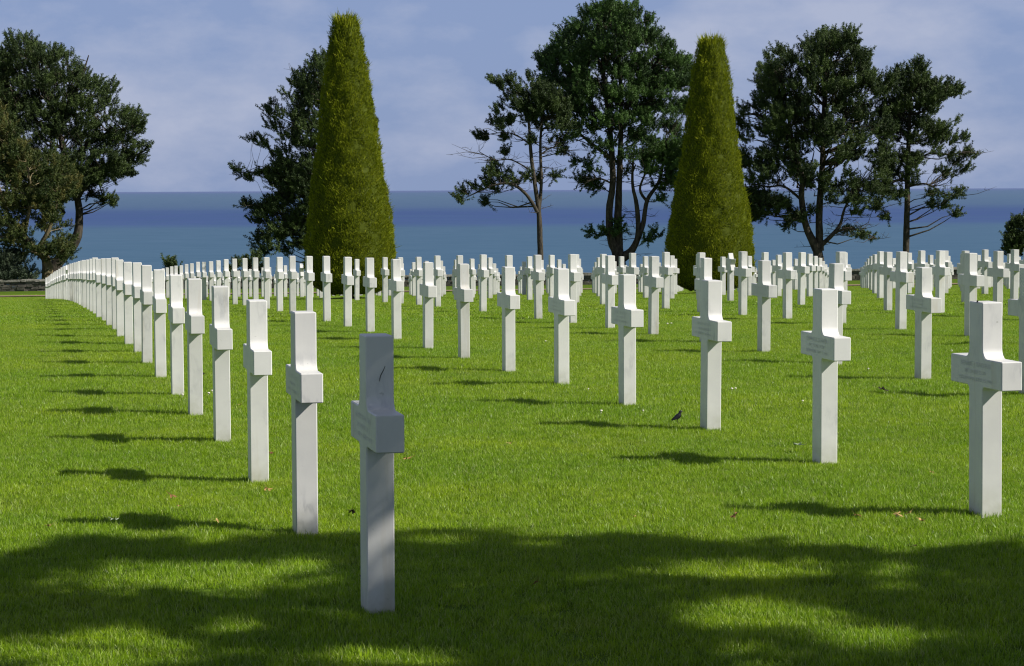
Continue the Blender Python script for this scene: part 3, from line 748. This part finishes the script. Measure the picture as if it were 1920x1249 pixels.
# slim pine left of centre
pine(1014, 31.0, [([.19, .17, .15, .13, .11, .08, .04], [(1014, 500, 0), (1013, 440, 0), (1011, 395, 0), (1004, 345, 0), (997, 290, 0), (993, 230, 0), (985, 175, 0)]),
                  ([.12, .1, .08, .06], [(1011, 400, .1), (1016, 345, .2), (1015, 260, .3), (1025, 180, .3)]),
                  ([.12, .1, .09, .06, .03], [(1009, 398, -.1), (988, 365, -.3), (960, 345, -.4), (925, 348, -.4), (880, 368, -.4)]),
                  ([.05, .04, .03, .02], [(997, 320, 0), (960, 300, -.2), (930, 300, -.3), (900, 285, -.3)]),
                  ([.05, .04, .03, .02], [(994, 270, 0), (965, 252, -.2), (935, 250, -.3), (905, 256, -.3)]),
                  ([.05, .04, .03, .02], [(1015, 290, 0), (1030, 280, .2), (1045, 275, .3), (1060, 272, .3)])],
     [([(985, 150), (1000, 145), (1010, 160), (1040, 170), (1062, 200), (1064, 240), (1060, 262), (1035, 262), (1018, 245), (1000, 235), (985, 215), (978, 190)], 110)],
     [(930, 157, 10, 8), (942, 165, 13, 9), (955, 148, 9, 7), (968, 162, 14, 9), (955, 178, 16, 9), (975, 180, 16, 12), (962, 198, 18, 9), (940, 205, 10, 5), (932, 226, 11, 6), (945, 235, 7, 5), (968, 225, 8, 5), (988, 205, 14, 14), (903, 257, 11, 6), (920, 256, 12, 5), (950, 255, 9, 4),
      (958, 228, 7, 5), (1005, 268, 18, 7), (1042, 268, 22, 8), (1050, 282, 12, 6), (932, 308, 12, 9), (920, 322, 10, 8), (945, 328, 22, 12), (965, 338, 12, 8), (918, 338, 16, 10), (900, 350, 18, 8), (880, 358, 14, 7), (868, 372, 11, 7), (930, 352, 14, 7), (914, 378, 6, 5), (995, 326, 8, 6),
      (1012, 332, 14, 5), (1035, 325, 16, 5), (952, 285, 4, 3)],
     'slim twin-stemmed pine with an open crown and one long drooping left bough', PINE, seed=21, dead=60, twig=.7, gap=.3, maxdepth=2.2)
# the biggest pine
pine(1163, 31.8, [([.42, .38, .26, .22, .20, .17, .1], [(1163, 505, 0), (1160, 478, 0), (1146, 445, 0), (1143, 395, 0), (1150, 335, 0), (1143, 230, 0), (1130, 120, 0)]),
                  ([.34, .24, .18, .13, .07], [(1160, 475, .1), (1160, 400, .2), (1163, 320, .3), (1166, 200, .3), (1160, 60, .2)]),
                  ([.32, .24, .18, .14, .09, .05], [(1165, 485, 0), (1184, 470, -.1), (1197, 440, -.2), (1194, 385, -.3), (1186, 340, -.3), (1190, 270, -.3)]),
                  ([.2, .16, .13, .1, .05], [(1192, 458, -.1), (1206, 420, -.2), (1214, 375, -.2), (1238, 335, -.2), (1246, 270, -.2)]),
                  ([.1, .08, .06, .04], [(1214, 378, -.2), (1200, 355, -.4), (1212, 320, -.4), (1225, 280, -.4)]),
                  ([.12, .1, .07, .04], [(1146, 240, 0), (1105, 190, .4), (1070, 160, .6), (1040, 130, .6)]),
                  ([.12, .1, .07, .04], [(1150, 300, 0), (1110, 270, -.4), (1080, 245, -.6), (1050, 220, -.6)]),
                  ([.12, .1, .07, .04], [(1165, 220, 0), (1200, 160, -.4), (1230, 120, -.6), (1245, 100, -.6)]),
                  ([.06, .05, .03, .02], [(1150, 345, 0), (1125, 335, -.4), (1105, 340, -.6), (1085, 352, -.6)])],
     [([(1146, 8), (1158, 10), (1172, 24), (1185, 18), (1200, 26), (1215, 30), (1220, 48), (1230, 55), (1236, 74), (1252, 82), (1262, 100), (1274, 112), (1296, 118), (1302, 160), (1300, 215), (1285, 262), (1270, 292), (1240, 300),
        (1205, 285), (1180, 300), (1150, 285), (1120, 290), (1100, 272), (1060, 262), (1035, 240), (1022, 200), (1014, 150), (1020, 108), (1040, 88), (1056, 62), (1078, 45), (1100, 25), (1125, 22)], 880), ([(1190, 285), (1302, 255), (1292, 330), (1272, 372), (1238, 368), (1222, 330)], 90)],
     [(1095, 300, 20, 9), (1110, 318, 14, 8), (1092, 340, 16, 9), (1112, 345, 22, 12), (1128, 350, 10, 8), (1265, 305, 18, 14), (1255, 335, 18, 10), (1240, 350, 12, 5), (1165, 425, 10, 9), (1158, 415, 8, 6), (1110, 437, 9, 6), (1136, 432, 8, 5), (1232, 434, 16, 7), (1212, 448, 5, 4), (1180, 318, 14, 8), (1150, 300, 14, 10), (1215, 315, 16, 9), (1240, 372, 8, 3)],
     'biggest pine, broad rounded crown over several stems, right of centre', PINE2, seed=33, gap=0.44, dens=0.95, twig=.42, dead=90)
# pine right of the second yew
pine(1536, 31.4, [([.36, .3, .22, .19, .16, .12, .06], [(1536, 505, 0), (1533, 470, 0), (1512, 425, 0), (1503, 370, 0), (1504, 330, 0), (1485, 260, 0), (1465, 140, 0)]),
                  ([.26, .22, .18, .14, .07], [(1538, 470, 0), (1537, 400, .2), (1543, 310, .3), (1546, 200, .3), (1550, 90, .2)]),
                  ([.16, .13, .1, .07, .04], [(1540, 460, 0), (1562, 438, -.2), (1575, 420, -.2), (1583, 390, -.3), (1605, 350, -.3)]),
                  ([.08, .07, .05, .03], [(1560, 440, -.1), (1585, 428, -.3), (1610, 432, -.4), (1640, 446, -.4)]),
                  ([.09, .07, .05, .03], [(1503, 375, 0), (1470, 350, -.3), (1440, 350, -.3), (1410, 345, -.3)]),
                  ([.09, .07, .05, .03], [(1510, 415, 0), (1470, 385, -.3), (1440, 385, -.3), (1415, 395, -.3)]),
                  ([.11, .09, .06, .03], [(1488, 270, 0), (1450, 230, .3), (1420, 215, .4), (1392, 215, .4)]),
                  ([.11, .09, .06, .03], [(1544, 260, 0), (1585, 220, .3), (1610, 190, .4), (1630, 170, .4)])],
     [([(1376, 215), (1388, 192), (1410, 185), (1408, 165), (1425, 150), (1430, 122), (1445, 105), (1462, 84), (1482, 90), (1500, 100), (1515, 82), (1528, 72), (1553, 62), (1572, 70), (1586, 64), (1598, 85), (1615, 100), (1627, 125), (1630, 145), (1660, 142), (1668, 175),
        (1668, 240), (1660, 290), (1640, 330), (1600, 350), (1570, 330), (1540, 318), (1500, 290), (1470, 285), (1440, 290), (1400, 285), (1385, 250)], 700), ([(1385, 285), (1480, 288), (1530, 318), (1600, 345), (1662, 325), (1662, 398), (1620, 392), (1560, 375), (1520, 350), (1470, 345), (1400, 345)], 130), ([(1392, 355), (1450, 365), (1500, 385), (1506, 410), (1470, 420), (1400, 405)], 70)],
     [(1405, 305, 20, 9), (1440, 312, 20, 7), (1415, 335, 22, 7), (1400, 372, 14, 9), (1425, 375, 20, 10), (1452, 380, 22, 10), (1478, 388, 18, 10), (1430, 398, 20, 7), (1412, 408, 12, 6), (1492, 408, 10, 6), (1480, 422, 5, 3), (1560, 350, 14, 8), (1590, 365, 18, 10), (1625, 355, 18, 10),
      (1640, 380, 16, 9), (1600, 395, 14, 6), (1590, 432, 15, 7), (1612, 436, 14, 7), (1632, 445, 16, 5), (1660, 340, 14, 10), (1520, 395, 12, 5)],
     'forked broad pine just right of the right clipped yew', PINE, seed=41, gap=0.46, dens=0.9, dead=90)
pine(1699, 31.9, [([.22, .2, .18, .15, .12, .08, .04], [(1699, 505, 0), (1700, 430, 0), (1701, 370, 0), (1702, 300, 0), (1704, 230, 0), (1708, 170, 0), (1714, 128, 0)]),
                  ([.08, .06, .05, .03], [(1702, 320, 0), (1735, 290, -.3), (1770, 290, -.3), (1815, 285, -.3)]),
                  ([.08, .06, .05, .03], [(1701, 350, 0), (1735, 345, -.3), (1765, 362, -.3), (1795, 368, -.3)]),
                  ([.08, .06, .05, .03], [(1702, 340, 0), (1675, 340, -.3), (1650, 375, -.3), (1640, 400, -.3)])],
     [([(1712, 118), (1725, 130), (1738, 126), (1742, 150), (1760, 160), (1775, 158), (1794, 164), (1798, 180), (1790, 205), (1796, 226), (1780, 235), (1760, 262), (1740, 300), (1725, 330), (1695, 345), (1672, 330), (1655, 300), (1652, 240), (1660, 190), (1680, 160), (1686, 130), (1698, 130)], 300)],
     [(1802, 258, 16, 9), (1780, 262, 18, 9), (1815, 292, 18, 12), (1795, 300, 20, 9), (1770, 290, 14, 7), (1805, 318, 16, 8), (1785, 328, 14, 6), (1760, 318, 14, 7), (1792, 358, 15, 6), (1770, 365, 18, 7), (1745, 362, 18, 7), (1775, 388, 16, 9), (1788, 400, 8, 5), (1745, 378, 12, 6),
      (1650, 350, 16, 12), (1670, 360, 16, 10), (1650, 385, 14, 10), (1660, 402, 10, 6), (1690, 358, 14, 8)],
     'smaller straight-trunked pine, rightmost of the tall trees', PINE, seed=52, gap=0.44, dens=0.9, dead=50, maxdepth=3)
# low growth on the cliff edge
def low(px, Zp, label, blobs, mat, seed, poly=None, n=60, name='shrub', cat='shrub', group='low growth beyond the wall', stems=None, **kw):
    pine(px, Zp, stems or [([.07, .05, .03], [(px, 522, 0), (px + 2, 508, 0), (px, 494, 0)])], [(poly, n)] if poly else [], blobs, label, mat, seed=seed, name=name, cat=cat, group=group, maxdepth=1.5, twig=0, **kw)
low(1925, 31.5, 'dark rounded pine cut off by the right edge', [], PINE, 61, [(1890, 445), (1893, 428), (1905, 420), (1925, 412), (1955, 420), (1965, 450), (1950, 478), (1915, 478), (1895, 468)], 110, name='pine_tree', cat='tree', group='pines on the cliff top behind the wall')
low(20, 31.0, 'grey green bush behind the wall at far left', [], SHRUB, 62, [(-60, 480), (-20, 470), (15, 472), (40, 480), (55, 495), (66, 515), (66, 528), (-60, 528)], 150, gap=.05)
low(325, 31.0, 'small dark bush poking above the headstones, left of the left yew', [(320, 495, 9, 7), (330, 496, 9, 6), (325, 503, 12, 6), (325, 515, 12, 10)], PINE, 63)
low(470, 31.0, 'young pine low beside the left clipped yew', [(466, 482, 9, 8), (480, 492, 9, 10), (455, 494, 9, 8), (468, 500, 14, 8), (484, 505, 8, 8), (468, 515, 18, 10), (442, 505, 7, 7), (440, 520, 10, 8)], PINE, 64)

# ------------------------------------------------------------------ clipped yew cones
def yew(idx, px, h, seed, prof, base_y, lean, label):
    rg = np.random.default_rng(seed); k = H / h
    x0, y0, z0 = at(px, h)
    root = empty('clipped_yew', (x0, y0, z0)); tag(root, label, 'topiary tree', 'clipped yew cones among the headstones')
    zz = np.array([(base_y - p[0]) * k for p in prof])[::-1]; ww = np.array([p[1] * k / 2 for p in prof])[::-1]
    lean_m = lean * k
    n = 95000
    # choose height weighted by circumference
    hs = np.linspace(zz[0], zz[-1], 400); rs = np.interp(hs, zz, ww); cdf = np.cumsum(rs + .05); cdf /= cdf[-1]
    z = np.interp(rg.random(n), cdf, hs) + rg.normal(0, .01, n); th = rg.uniform(0, 2 * np.pi, n)
    bumpy = 0.030 * np.sin(th * 7 + z * 3.1 + idx) + 0.025 * np.sin(th * 13 - z * 5.7) + 0.02 * np.sin(z * 11 + th * 3)
    rad = np.interp(z, zz, ww) + bumpy * np.clip(np.interp(z, zz, ww) / .5, 0.2, 1) - np.abs(rg.normal(0, 0.035, n)) - 0.03
    rad = np.maximum(rad, 0.01)
    c, s = np.cos(th), np.sin(th); cx = lean_m * (z / zz[-1] - 0.2)
    p = np.stack([rad * c + cx, rad * s, z], 1)
    top = z > zz[-1] - 0.35
    out = np.stack([c, s, np.zeros(n)], 1)
    up = 0.75 + 0.5 * top; d = unit(out * rg.uniform(.35, .8, n)[:, None] + np.array([0, 0, 1]) * up[:, None] + rg.normal(size=(n, 3)) * 0.33)
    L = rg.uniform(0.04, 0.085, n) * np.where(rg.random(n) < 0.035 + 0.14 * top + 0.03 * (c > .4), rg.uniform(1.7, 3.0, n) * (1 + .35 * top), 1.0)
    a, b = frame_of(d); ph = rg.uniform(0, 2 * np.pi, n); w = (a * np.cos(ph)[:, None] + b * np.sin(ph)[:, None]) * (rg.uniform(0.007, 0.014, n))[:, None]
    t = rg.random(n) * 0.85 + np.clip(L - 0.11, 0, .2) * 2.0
    tri1 = np.stack([p - w * .6, p + w * .6, p + d * L[:, None] * .55 + w * .8], 1)
    tri2 = np.stack([p - w * .5, p + d * L[:, None] * .5 + w, p + d * L[:, None]], 1)
    buf = TriBuf(); buf.add(tri1, np.clip(t, 0, 1)); buf.add(tri2, np.clip(t, 0, 1))
    # dense inner body
    ns, nh = 40, 60; hh = np.linspace(zz[0] + .03, zz[-1] - .05, nh); T = np.linspace(0, 2 * np.pi, ns, endpoint=False)
    G = []
    for q in hh:
        r_ = max(np.interp(q, zz, ww) - 0.075, 0.02)
        G.append(np.stack([(r_ + rg.normal(0, .012, ns)) * np.cos(T) + lean_m * (q / zz[-1] - .2), (r_ + rg.normal(0, .012, ns)) * np.sin(T), np.full(ns, q)], 1))
    G = np.array(G); A = G[:-1]; B = G[1:]; A2 = np.roll(A, -1, 1); B2 = np.roll(B, -1, 1)
    t1 = np.stack([A, A2, B2], 2).reshape(-1, 3, 3); t2 = np.stack([A, B2, B], 2).reshape(-1, 3, 3)
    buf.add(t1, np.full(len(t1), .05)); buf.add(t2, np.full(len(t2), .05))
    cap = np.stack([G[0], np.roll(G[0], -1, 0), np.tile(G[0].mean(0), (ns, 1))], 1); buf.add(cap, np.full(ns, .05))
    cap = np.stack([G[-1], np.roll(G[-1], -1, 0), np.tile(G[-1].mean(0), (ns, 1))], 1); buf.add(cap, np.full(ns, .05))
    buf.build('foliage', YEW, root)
    bm = bmesh.new(); tube(bm, [(0, 0, -.2), (0, 0, .1), (0.01, 0, .5)], [.12, .085, .08], 10, .08)
    for q in range(3): tube(bm, [(0, 0, .15), (.12 * math.cos(q * 2.1), .12 * math.sin(q * 2.1), .5)], [.05, .04], 7)
    bm_obj('trunk', bm, BARK, root, smooth=True)
    # ring of bare earth under the skirt
    bm = bmesh.new(); v0 = bm.verts.new((x0, y0, z0 + .055)); rn = []
    for q in range(28):
        a = q * 2 * math.pi / 28; rr = 0.62 * (1 + .12 * math.sin(q * 2.3)); X_, Y_ = x0 + rr * math.cos(a), y0 + rr * math.sin(a); rn.append(bm.verts.new((X_, Y_, h1(X_, Y_) + .02)))
    for q in range(28): bm.faces.new((v0, rn[q], rn[(q + 1) % 28]))
    tag(bm_obj('soil_patch', bm, EARTH), kind='structure')
Me = Mat('bare earth', 0.95, (0.035, 0.026, 0.018), 0.1); Me.bump(Me.noise(Me.pos(), 25, 4), .8, .03); EARTH = Me.m
yew(0, 657.5, 73.0, 5, [(33, 26), (38, 44), (50, 52), (75, 62), (120, 78), (192, 98), (240, 110), (288, 122), (336, 136), (384, 150), (420, 160), (456, 168), (490, 172), (515, 168), (533, 150), (545, 118), (552, 80)], 560, -7, 'tall clipped yew cone left of centre with a bare trunk foot')
yew(1, 1331.5, 65.4, 6, [(76, 26), (81, 44), (92, 52), (110, 58), (144, 72), (216, 90), (264, 100), (300, 110), (350, 128), (390, 144), (432, 157), (470, 166), (500, 168), (520, 160), (533, 140), (542, 110), (548, 80)], 553, 2, 'tall clipped yew cone right of centre, dark on its left side')

# ------------------------------------------------------------------ small things on the lawn
def gpt(px, py):
    """lawn point seen at photo pixel"""
    lo, hi = 5.0, 140.0
    for _ in range(50):
        m = (lo + hi) / 2; x = (px - 960) / 4400 * m
        if CAMZ - h1(x, m) - (py - yhor(px)) / 4400 * m > 0: lo = m
        else: hi = m
    return (px - 960) / 4400 * lo, lo, h1((px - 960) / 4400 * lo, lo)
def bird():
    x, y, z = gpt(1271, 795)
    root = empty('bird', (x, y, z)); root.rotation_euler = (0, 0, R(12)); root.scale = (0.85,) * 3
    tag(root, 'small black bird standing on the lawn left of a cross', 'bird')
    blk = Mat('black feathers', 0.38, (0.010, 0.010, 0.014), 0.5).m
    # rings along the spine from tail tip to the base of the beak: x, z, half width, half height
    S_ = [(-.058, .020, .004, .002), (-.045, .028, .008, .003), (-.032, .037, .009, .006), (-.022, .046, .014, .015), (-.008, .054, .019, .021), (.006, .062, .020, .023), (.016, .072, .017, .021),
          (.021, .084, .013, .015), (.023, .094, .012, .012), (.027, .102, .0125, .0125), (.034, .105, .010, .0095), (.040, .104, .005, .005)]
    bm = bmesh.new(); rings = []
    for k, (sx_, sz_, hw, hh) in enumerate(S_):
        p0 = S_[max(k - 1, 0)]; p1 = S_[min(k + 1, len(S_) - 1)]; dx, dz = p1[0] - p0[0], p1[1] - p0[1]; L = math.hypot(dx, dz); nx_, nz_ = -dz / L, dx / L
        rings.append([bm.verts.new((sx_ + nx_ * hh * math.sin(a), hw * math.cos(a), sz_ + nz_ * hh * math.sin(a))) for a in np.linspace(0, 2 * math.pi, 14, endpoint=False)])
    for A, B in zip(rings, rings[1:]):
        for s in range(14): bm.faces.new((A[s], A[(s + 1) % 14], B[(s + 1) % 14], B[s]))
    bm.faces.new(rings[0]); bm.faces.new(rings[-1])
    body = bm_obj('body', bm, blk, root, smooth=True)
    bm = bmesh.new(); tube(bm, [(.039, 0, .104), (.048, 0, .1015), (.056, 0, .099)], [.0035, .0022, .0006], 7); bm_obj('beak', bm, Mat('beak', .4, (.05, .04, .02)).m, root, smooth=True)
    for s in (-1, 1):
        bm = bmesh.new(); bmesh.ops.create_icosphere(bm, subdivisions=1, radius=.002); bmesh.ops.translate(bm, vec=(.033, s * .0095, .1065), verts=bm.verts); bm_obj('eye', bm, Mat('eye', .1, (.15, .12, .05)).m, root)
        bm = bmesh.new(); tube(bm, [(.0, s * .009, .045), (-.004, s * .009, .022), (.002, s * .009, .0)], [.0035, .0016, .0014], 6)
        for t in (-.5, 0, .5): tube(bm, [(.002, s * .009, .001), (.002 + .014 * math.cos(t), s * .009 + .014 * math.sin(t), 0)], [.0013, .0006], 5)
        bm_obj('leg', bm, Mat('leg', .5, (.03, .025, .02)).m, root)
        bm = bmesh.new(); rw = []
        for (sx_, sz_, hh) in ((-.046, .031, .003), (-.03, .042, .009), (-.012, .052, .015), (.006, .062, .016), (.014, .070, .008)):
            rw.append((bm.verts.new((sx_, s * .0205, sz_ - hh)), bm.verts.new((sx_ - .002, s * .0225, sz_)), bm.verts.new((sx_ - .006, s * .0175, sz_ + hh * .7))))
        for A, B in zip(rw, rw[1:]):
            bm.faces.new((A[0], A[1], B[1], B[0])); bm.faces.new((A[1], A[2], B[2], B[1]))
        bm_obj('wing', bm, blk, root, smooth=True)
bird()
def leaf_mesh(name, r, size, mat, lobes=5, curl=.5):
    bm = bmesh.new(); c = bm.verts.new((0, 0, 0.004)); rn = []
    n = lobes * 4
    for k in range(n):
        a = 2 * math.pi * k / n; rr = size * (0.62 + 0.38 * math.cos(lobes * a)) * r.uniform(.8, 1.1) * (1 + .35 * math.cos(a))
        rn.append(bm.verts.new((rr * math.cos(a), rr * math.sin(a) * .8, size * curl * r.uniform(-.2, .6) * abs(math.sin(a * 1.5)))))
    for k in range(n): bm.faces.new((c, rn[k], rn[(k + 1) % n]))
    tube(bm, [(0, 0, .003), (-size * .9, 0, .012), (-size * 1.3, size * .15, .02)], [size * .04, size * .03, size * .02], 4)
    me = bpy.data.meshes.new(name); bm.normal_update(); bm.to_mesh(me); bm.free(); me.materials.append(mat); return me
def leafmat(nm, col): Mx = Mat(nm, .7, col, .2); return Mx.m
LM = {'brown': leafmat('brown leaf', (.20, .10, .04)), 'orange': leafmat('orange leaf', (.40, .25, .09)), 'tan': leafmat('tan leaf', (.45, .31, .12)), 'dark': leafmat('dark leaf', (.025, .02, .012)), 'pale': leafmat('pale leaf', (.36, .42, .30))}
LEAVES = [(497, 932, 'orange', .032, 'beside the foot of the third cross in the leftmost row'), (315, 944, 'brown', .036, 'left of the leftmost row'), (329, 965, 'tan', .022, 'below the brown leaf at left'), (762, 873, 'orange', .040, 'right of the nearest cross'),
          (503, 862, 'brown', .030, 'right of the third cross of the leftmost row, farther back'), (955, 843, 'tan', .024, 'in the open grass at the centre'), (400, 994, 'tan', .028, 'just above the tree shadow at left'), 
          (1380, 983, 'brown', .034, 'above the tree shadow, under the cross shadow'), (1610, 984, 'brown', .026, 'above the tree shadow at right'), (1685, 981, 'tan', .030, 'left of the big right cross foot'), (1708, 979, 'tan', .022, 'close left of the big right cross foot'),
          (1731, 993, 'orange', .034, 'below the big right cross shadow'), (1720, 1044, 'orange', .026, 'on the edge of the tree shadow at right'), (1003, 1116, 'brown', .024, 'in the tree shadow at the centre'), (655, 976, 'dark', .030, 'between the two nearest crosses of the leftmost row'),
          (1500, 846, 'pale', .050, 'left of the second inscribed cross'), (208, 992, 'pale', .036, 'on the cross shadow at far left'), (1655, 738, 'dark', .058, 'at the tip of a cross shadow, right side'), (1508, 570, 'dark', .045, 'at the foot of a far cross'), (378, 709, 'dark', .026, 'between two far crosses of the leftmost row'),
          (1190, 986, 'tan', .022, 'above the tree shadow right of centre'), (676, 1108, 'dark', .030, 'at the foot of the nearest cross, left side'), (1750, 900, 'tan', .022, 'left of the big right cross'), (448, 768, 'tan', .018, 'between two crosses of the leftmost row'), (84, 1003, 'tan', .018, 'near the left edge')]
rl = random.Random(9)
for px, py, kind, size, where in LEAVES:
    x, y, z = gpt(px, py); o = bpy.data.objects.new('fallen_leaf', leaf_mesh('fallen_leaf', rl, size, LM[kind], rl.choice((3, 5)), .7 if kind != 'dark' else 1.2))
    o.location = (x, y, z + 0.036); o.rotation_euler = (rl.uniform(-.3, .7), rl.uniform(-.3, .3), rl.uniform(0, 6.2)); link(o)
    w = {'dark': 'dark crumpled', 'pale': 'pale curled'}.get(kind, kind)
    tag(o, '%s fallen leaf %s' % (w, where), 'leaf', 'leaves fallen on the lawn')
MC = Mat('mushroom cap', .5, (.72, .68, .56)).m; MS = Mat('mushroom stem', .6, (.62, .58, .48)).m
for px, py, where, sz in [(1127, 772, 'left of the cross in front of the bird', 1.0), (1206, 770, 'alone between two crosses near the bird', .7), (1236, 607, 'beside a cross right of centre, leftmost of three', 1.1), (1252, 608, 'right of centre, middle of three', 1.3), (1259, 607, 'right of centre, rightmost of three', 1.2), (340, 742, 'at the foot of a cross in the leftmost row', 1.1), (388, 739, 'between two crosses of the leftmost row, the lower one', 1.1), (395, 734, 'between two crosses of the leftmost row, the upper one', 1.0),
                          (1023, 640, 'near the middle of the lawn', 1.0), (1103, 729, 'in front of the middle crosses', .7), (1373, 730, 'right of the cross by the bird', 1.0), (1380, 729, 'farther right of the cross by the bird', .9), (1787, 658, 'behind the big right cross', 1.0), (1630, 692, 'right of the second inscribed cross', .9), (1507, 752, 'left of the second inscribed cross', .8)]:
    x, y, z = gpt(px, py); root = empty('mushroom', (x, y, z - .017)); root.scale = (sz * .65,) * 3; root.rotation_euler = (rl.uniform(-.15, .15), rl.uniform(-.15, .15), 0)
    tag(root, 'tiny white mushroom in the grass %s' % where, 'mushroom', 'mushrooms in the lawn')
    bm = bmesh.new(); bmesh.ops.create_uvsphere(bm, u_segments=12, v_segments=8, radius=.019)
    for v in bm.verts: v.co.z = .030 + (v.co.z * .8 if v.co.z > 0 else v.co.z * .12)
    bm_obj('cap', bm, MC, root, smooth=True)
    bm = bmesh.new(); tube(bm, [(0, 0, -.03), (0, 0, .01), (.002, 0, .032)], [.008, .0065, .006], 8); bm_obj('stem', bm, MS, root, smooth=True)

# ------------------------------------------------------------------ the tree beside the viewer that shades the foreground
def lit(px, py):
    """how much sun reaches the lawn here in the photograph, 0..1"""
    top = np.interp(px, [-200, 0, 60, 130, 230, 330, 480, 560, 640, 740, 800, 900, 1000, 1130, 1250, 1400, 1600, 1700, 1780, 1850, 1920, 2100],
                    [1075, 1048, 1032, 1008, 1012, 1024, 1015, 1003, 998, 990, 992, 1002, 1008, 1008, 1016, 1022, 1034, 1046, 1030, 1026, 1024, 1020])
    f1_ = mnoise.noise(Vector((px * .012, py * .06, 1.7))); f2_ = mnoise.noise(Vector((px * .035, py * .17, 9.1))); f3_ = mnoise.noise(Vector((px * .09, py * .42, 4.4)))
    if py < top - 2 + 17 * f2_ + 11 * f1_ + 10 * f3_: return 1.0
    v = max(0.0, (f1_ + .6 * f2_ + .5 * f3_ - 0.26) * 2.2) if py < 1250 else 0
    for cx, cy, rx, ry, s in [(360, 1086, 215, 26, 1), (560, 1058, 70, 13, .8), (1000, 1020, 80, 4, .6), (830, 1012, 70, 6, .8), (640, 1030, 60, 8, .4), (1400, 1066, 180, 15, .9), (1680, 1072, 48, 12, 1), (1850, 1090, 60, 8, .6), (1120, 1078, 70, 9, .4), (1450, 1152, 170, 24, 1), (1650, 1112, 90, 12, .5),
                              (1640, 1196, 130, 18, 1), (1370, 1200, 90, 12, .5), (1860, 1200, 60, 12, .6), (160, 1224, 240, 28, .9), (230, 1190, 60, 14, .8), (700, 1236, 150, 16, .8), (450, 1178, 90, 9, .5), (1050, 1115, 110, 16, .3), (60, 1110, 70, 10, .3), (1500, 1236, 140, 14, .6), (1150, 1240, 120, 10, .3), (820, 1130, 60, 10, .25), (548, 1140, 34, 5, .9), (648, 1146, 16, 4, .8), (432, 1132, 24, 3, .8)]:
        q = ((px - cx) / (rx * 1.35)) ** 2 + ((py - cy) / (ry * 1.65)) ** 2
        q += .85 * f2_ + .45 * f1_ + .8 * f3_
        if q < 1: v = max(v, s ** .7 * min(1, (1 - q) * 3.5))
    return v
BROAD = m_pine('broad leaves', (0.03, 0.05, 0.015), (0.07, 0.11, 0.03))
def shade_tree():
    r = random.Random(77); rg = np.random.default_rng(77)
    x0, y0 = 9.4, 3.4; z0 = h1(x0, y0)
    root = empty('broadleaf_tree', (x0, y0, z0)); tag(root, 'leafy tree standing right of the view, throwing its shade on the near lawn', 'tree')
    sh = SUN_DIR / SUN_DIR.z
    cl = []
    n1, n2 = 19000, 9000  # second batch is unseen crown added to block sky light over the near grass
    A0P = cross_at[(0, 0)].location
    ax = np.concatenate([rg.uniform(-3.6, 4.2, n1), rg.uniform(-6.5, 7.5, n2)]); ay = np.concatenate([rg.uniform(6.2, 11.4, n1), rg.uniform(-2.5, 11.4, n2)])
    az_ = hgt(ax, ay)
    for gx, gy, gz in zip(ax.tolist(), ay.tolist(), az_.tolist()):
        gq = gy if abs(gy) > .3 else .3
        px = 960 + gx / gq * 4400; py = yhor(px) + (CAMZ - gz) / gq * 4400
        inside = py < 1260 and -60 < px < 1990
        v = lit(px, py) if (gy > 6 and py < 1270) else (0.15 + 0.8 * (mnoise.noise(Vector((gx * 1.2, gy * 2, 3))) > .15))
        if r.random() < (v - .5) * 2.2 + .5 - .25: continue  # clumps dropped so the crown's shape leaves the wanted light patches
        zs_ = (A0P[0] - gx) / 1.14          # height at which this ray meets the nearest headstone
        if 0 < zs_ < .7 and abs(gy - .37 * zs_ - A0P[1]) < .22 and any(a < zs_ - .25 * (gy - .37 * zs_ - A0P[1]) < b for a, b in ((.07, .15), (.19, .27), (.43, .50))) and r.random() < .9: continue  # gaps cut in the crown for streaks of sun on that stone
        t = r.uniform(4.8, 9.0)
        cl.append(Vector((gx, gy, 0)) + sh * t + Vector((0, 0, gz)))
    n = len(cl); C = np.array([list(c) for c in cl]) - np.array([[x0, y0, z0]])
    m = 12; f = np.repeat(np.arange(n), m)
    # every clump is a flat spray of leaves seen broadside by the sun
    sd = np.array(SUN_DIR); e1 = unit(np.cross(sd, [[0, 0, 1]]))[0]; e2 = np.cross(sd, e1)
    p = C[f] + (e1 * rg.normal(0, .045, (n * m, 1)) + e2 * rg.normal(0, .026, (n * m, 1)) + sd * rg.normal(0, .14, (n * m, 1)))
    dn = unit(sd * 0.6 + rg.normal(size=(n * m, 3)) * .55); a, b = frame_of(dn); ph = rg.uniform(0, 6.28, n * m)
    u = a * np.cos(ph)[:, None] + b * np.sin(ph)[:, None]; w = np.cross(dn, u); L = rg.uniform(.026, .042, n * m)[:, None]
    buf = TriBuf(); tt = rg.random(n * m)
    buf.add(np.stack([p - u * L, p + w * L * .55, p + u * L], 1), tt); buf.add(np.stack([p - u * L, p + u * L, p - w * L * .55], 1), tt)
    buf.build('crown', BROAD, root)
    bm = bmesh.new(); rr = random.Random(5)
    tube(bm, [(0, 0, -.3), (0, 0, .4), (.1, .1, 2.2), (0, .5, 4.0), (-.2, 1.0, 5.6)], [.42, .3, .25, .2, .12], 12, .05, rr)
    for q in range(30):
        e = C[rr.randrange(n)]; s = Vector((0, .35 + rr.random() * .5, rr.uniform(2.8, 5.2))); e = Vector(e); mid = s.lerp(e, .5) + Vector((0, 0, rr.uniform(-.3, .5)))
        tube(bm, [s, mid, e], [.07, .045, .015], 6)
    bm_obj('trunk', bm, BARK, root, smooth=True)
shade_tree()
print('HEADSTONES', n_cross)
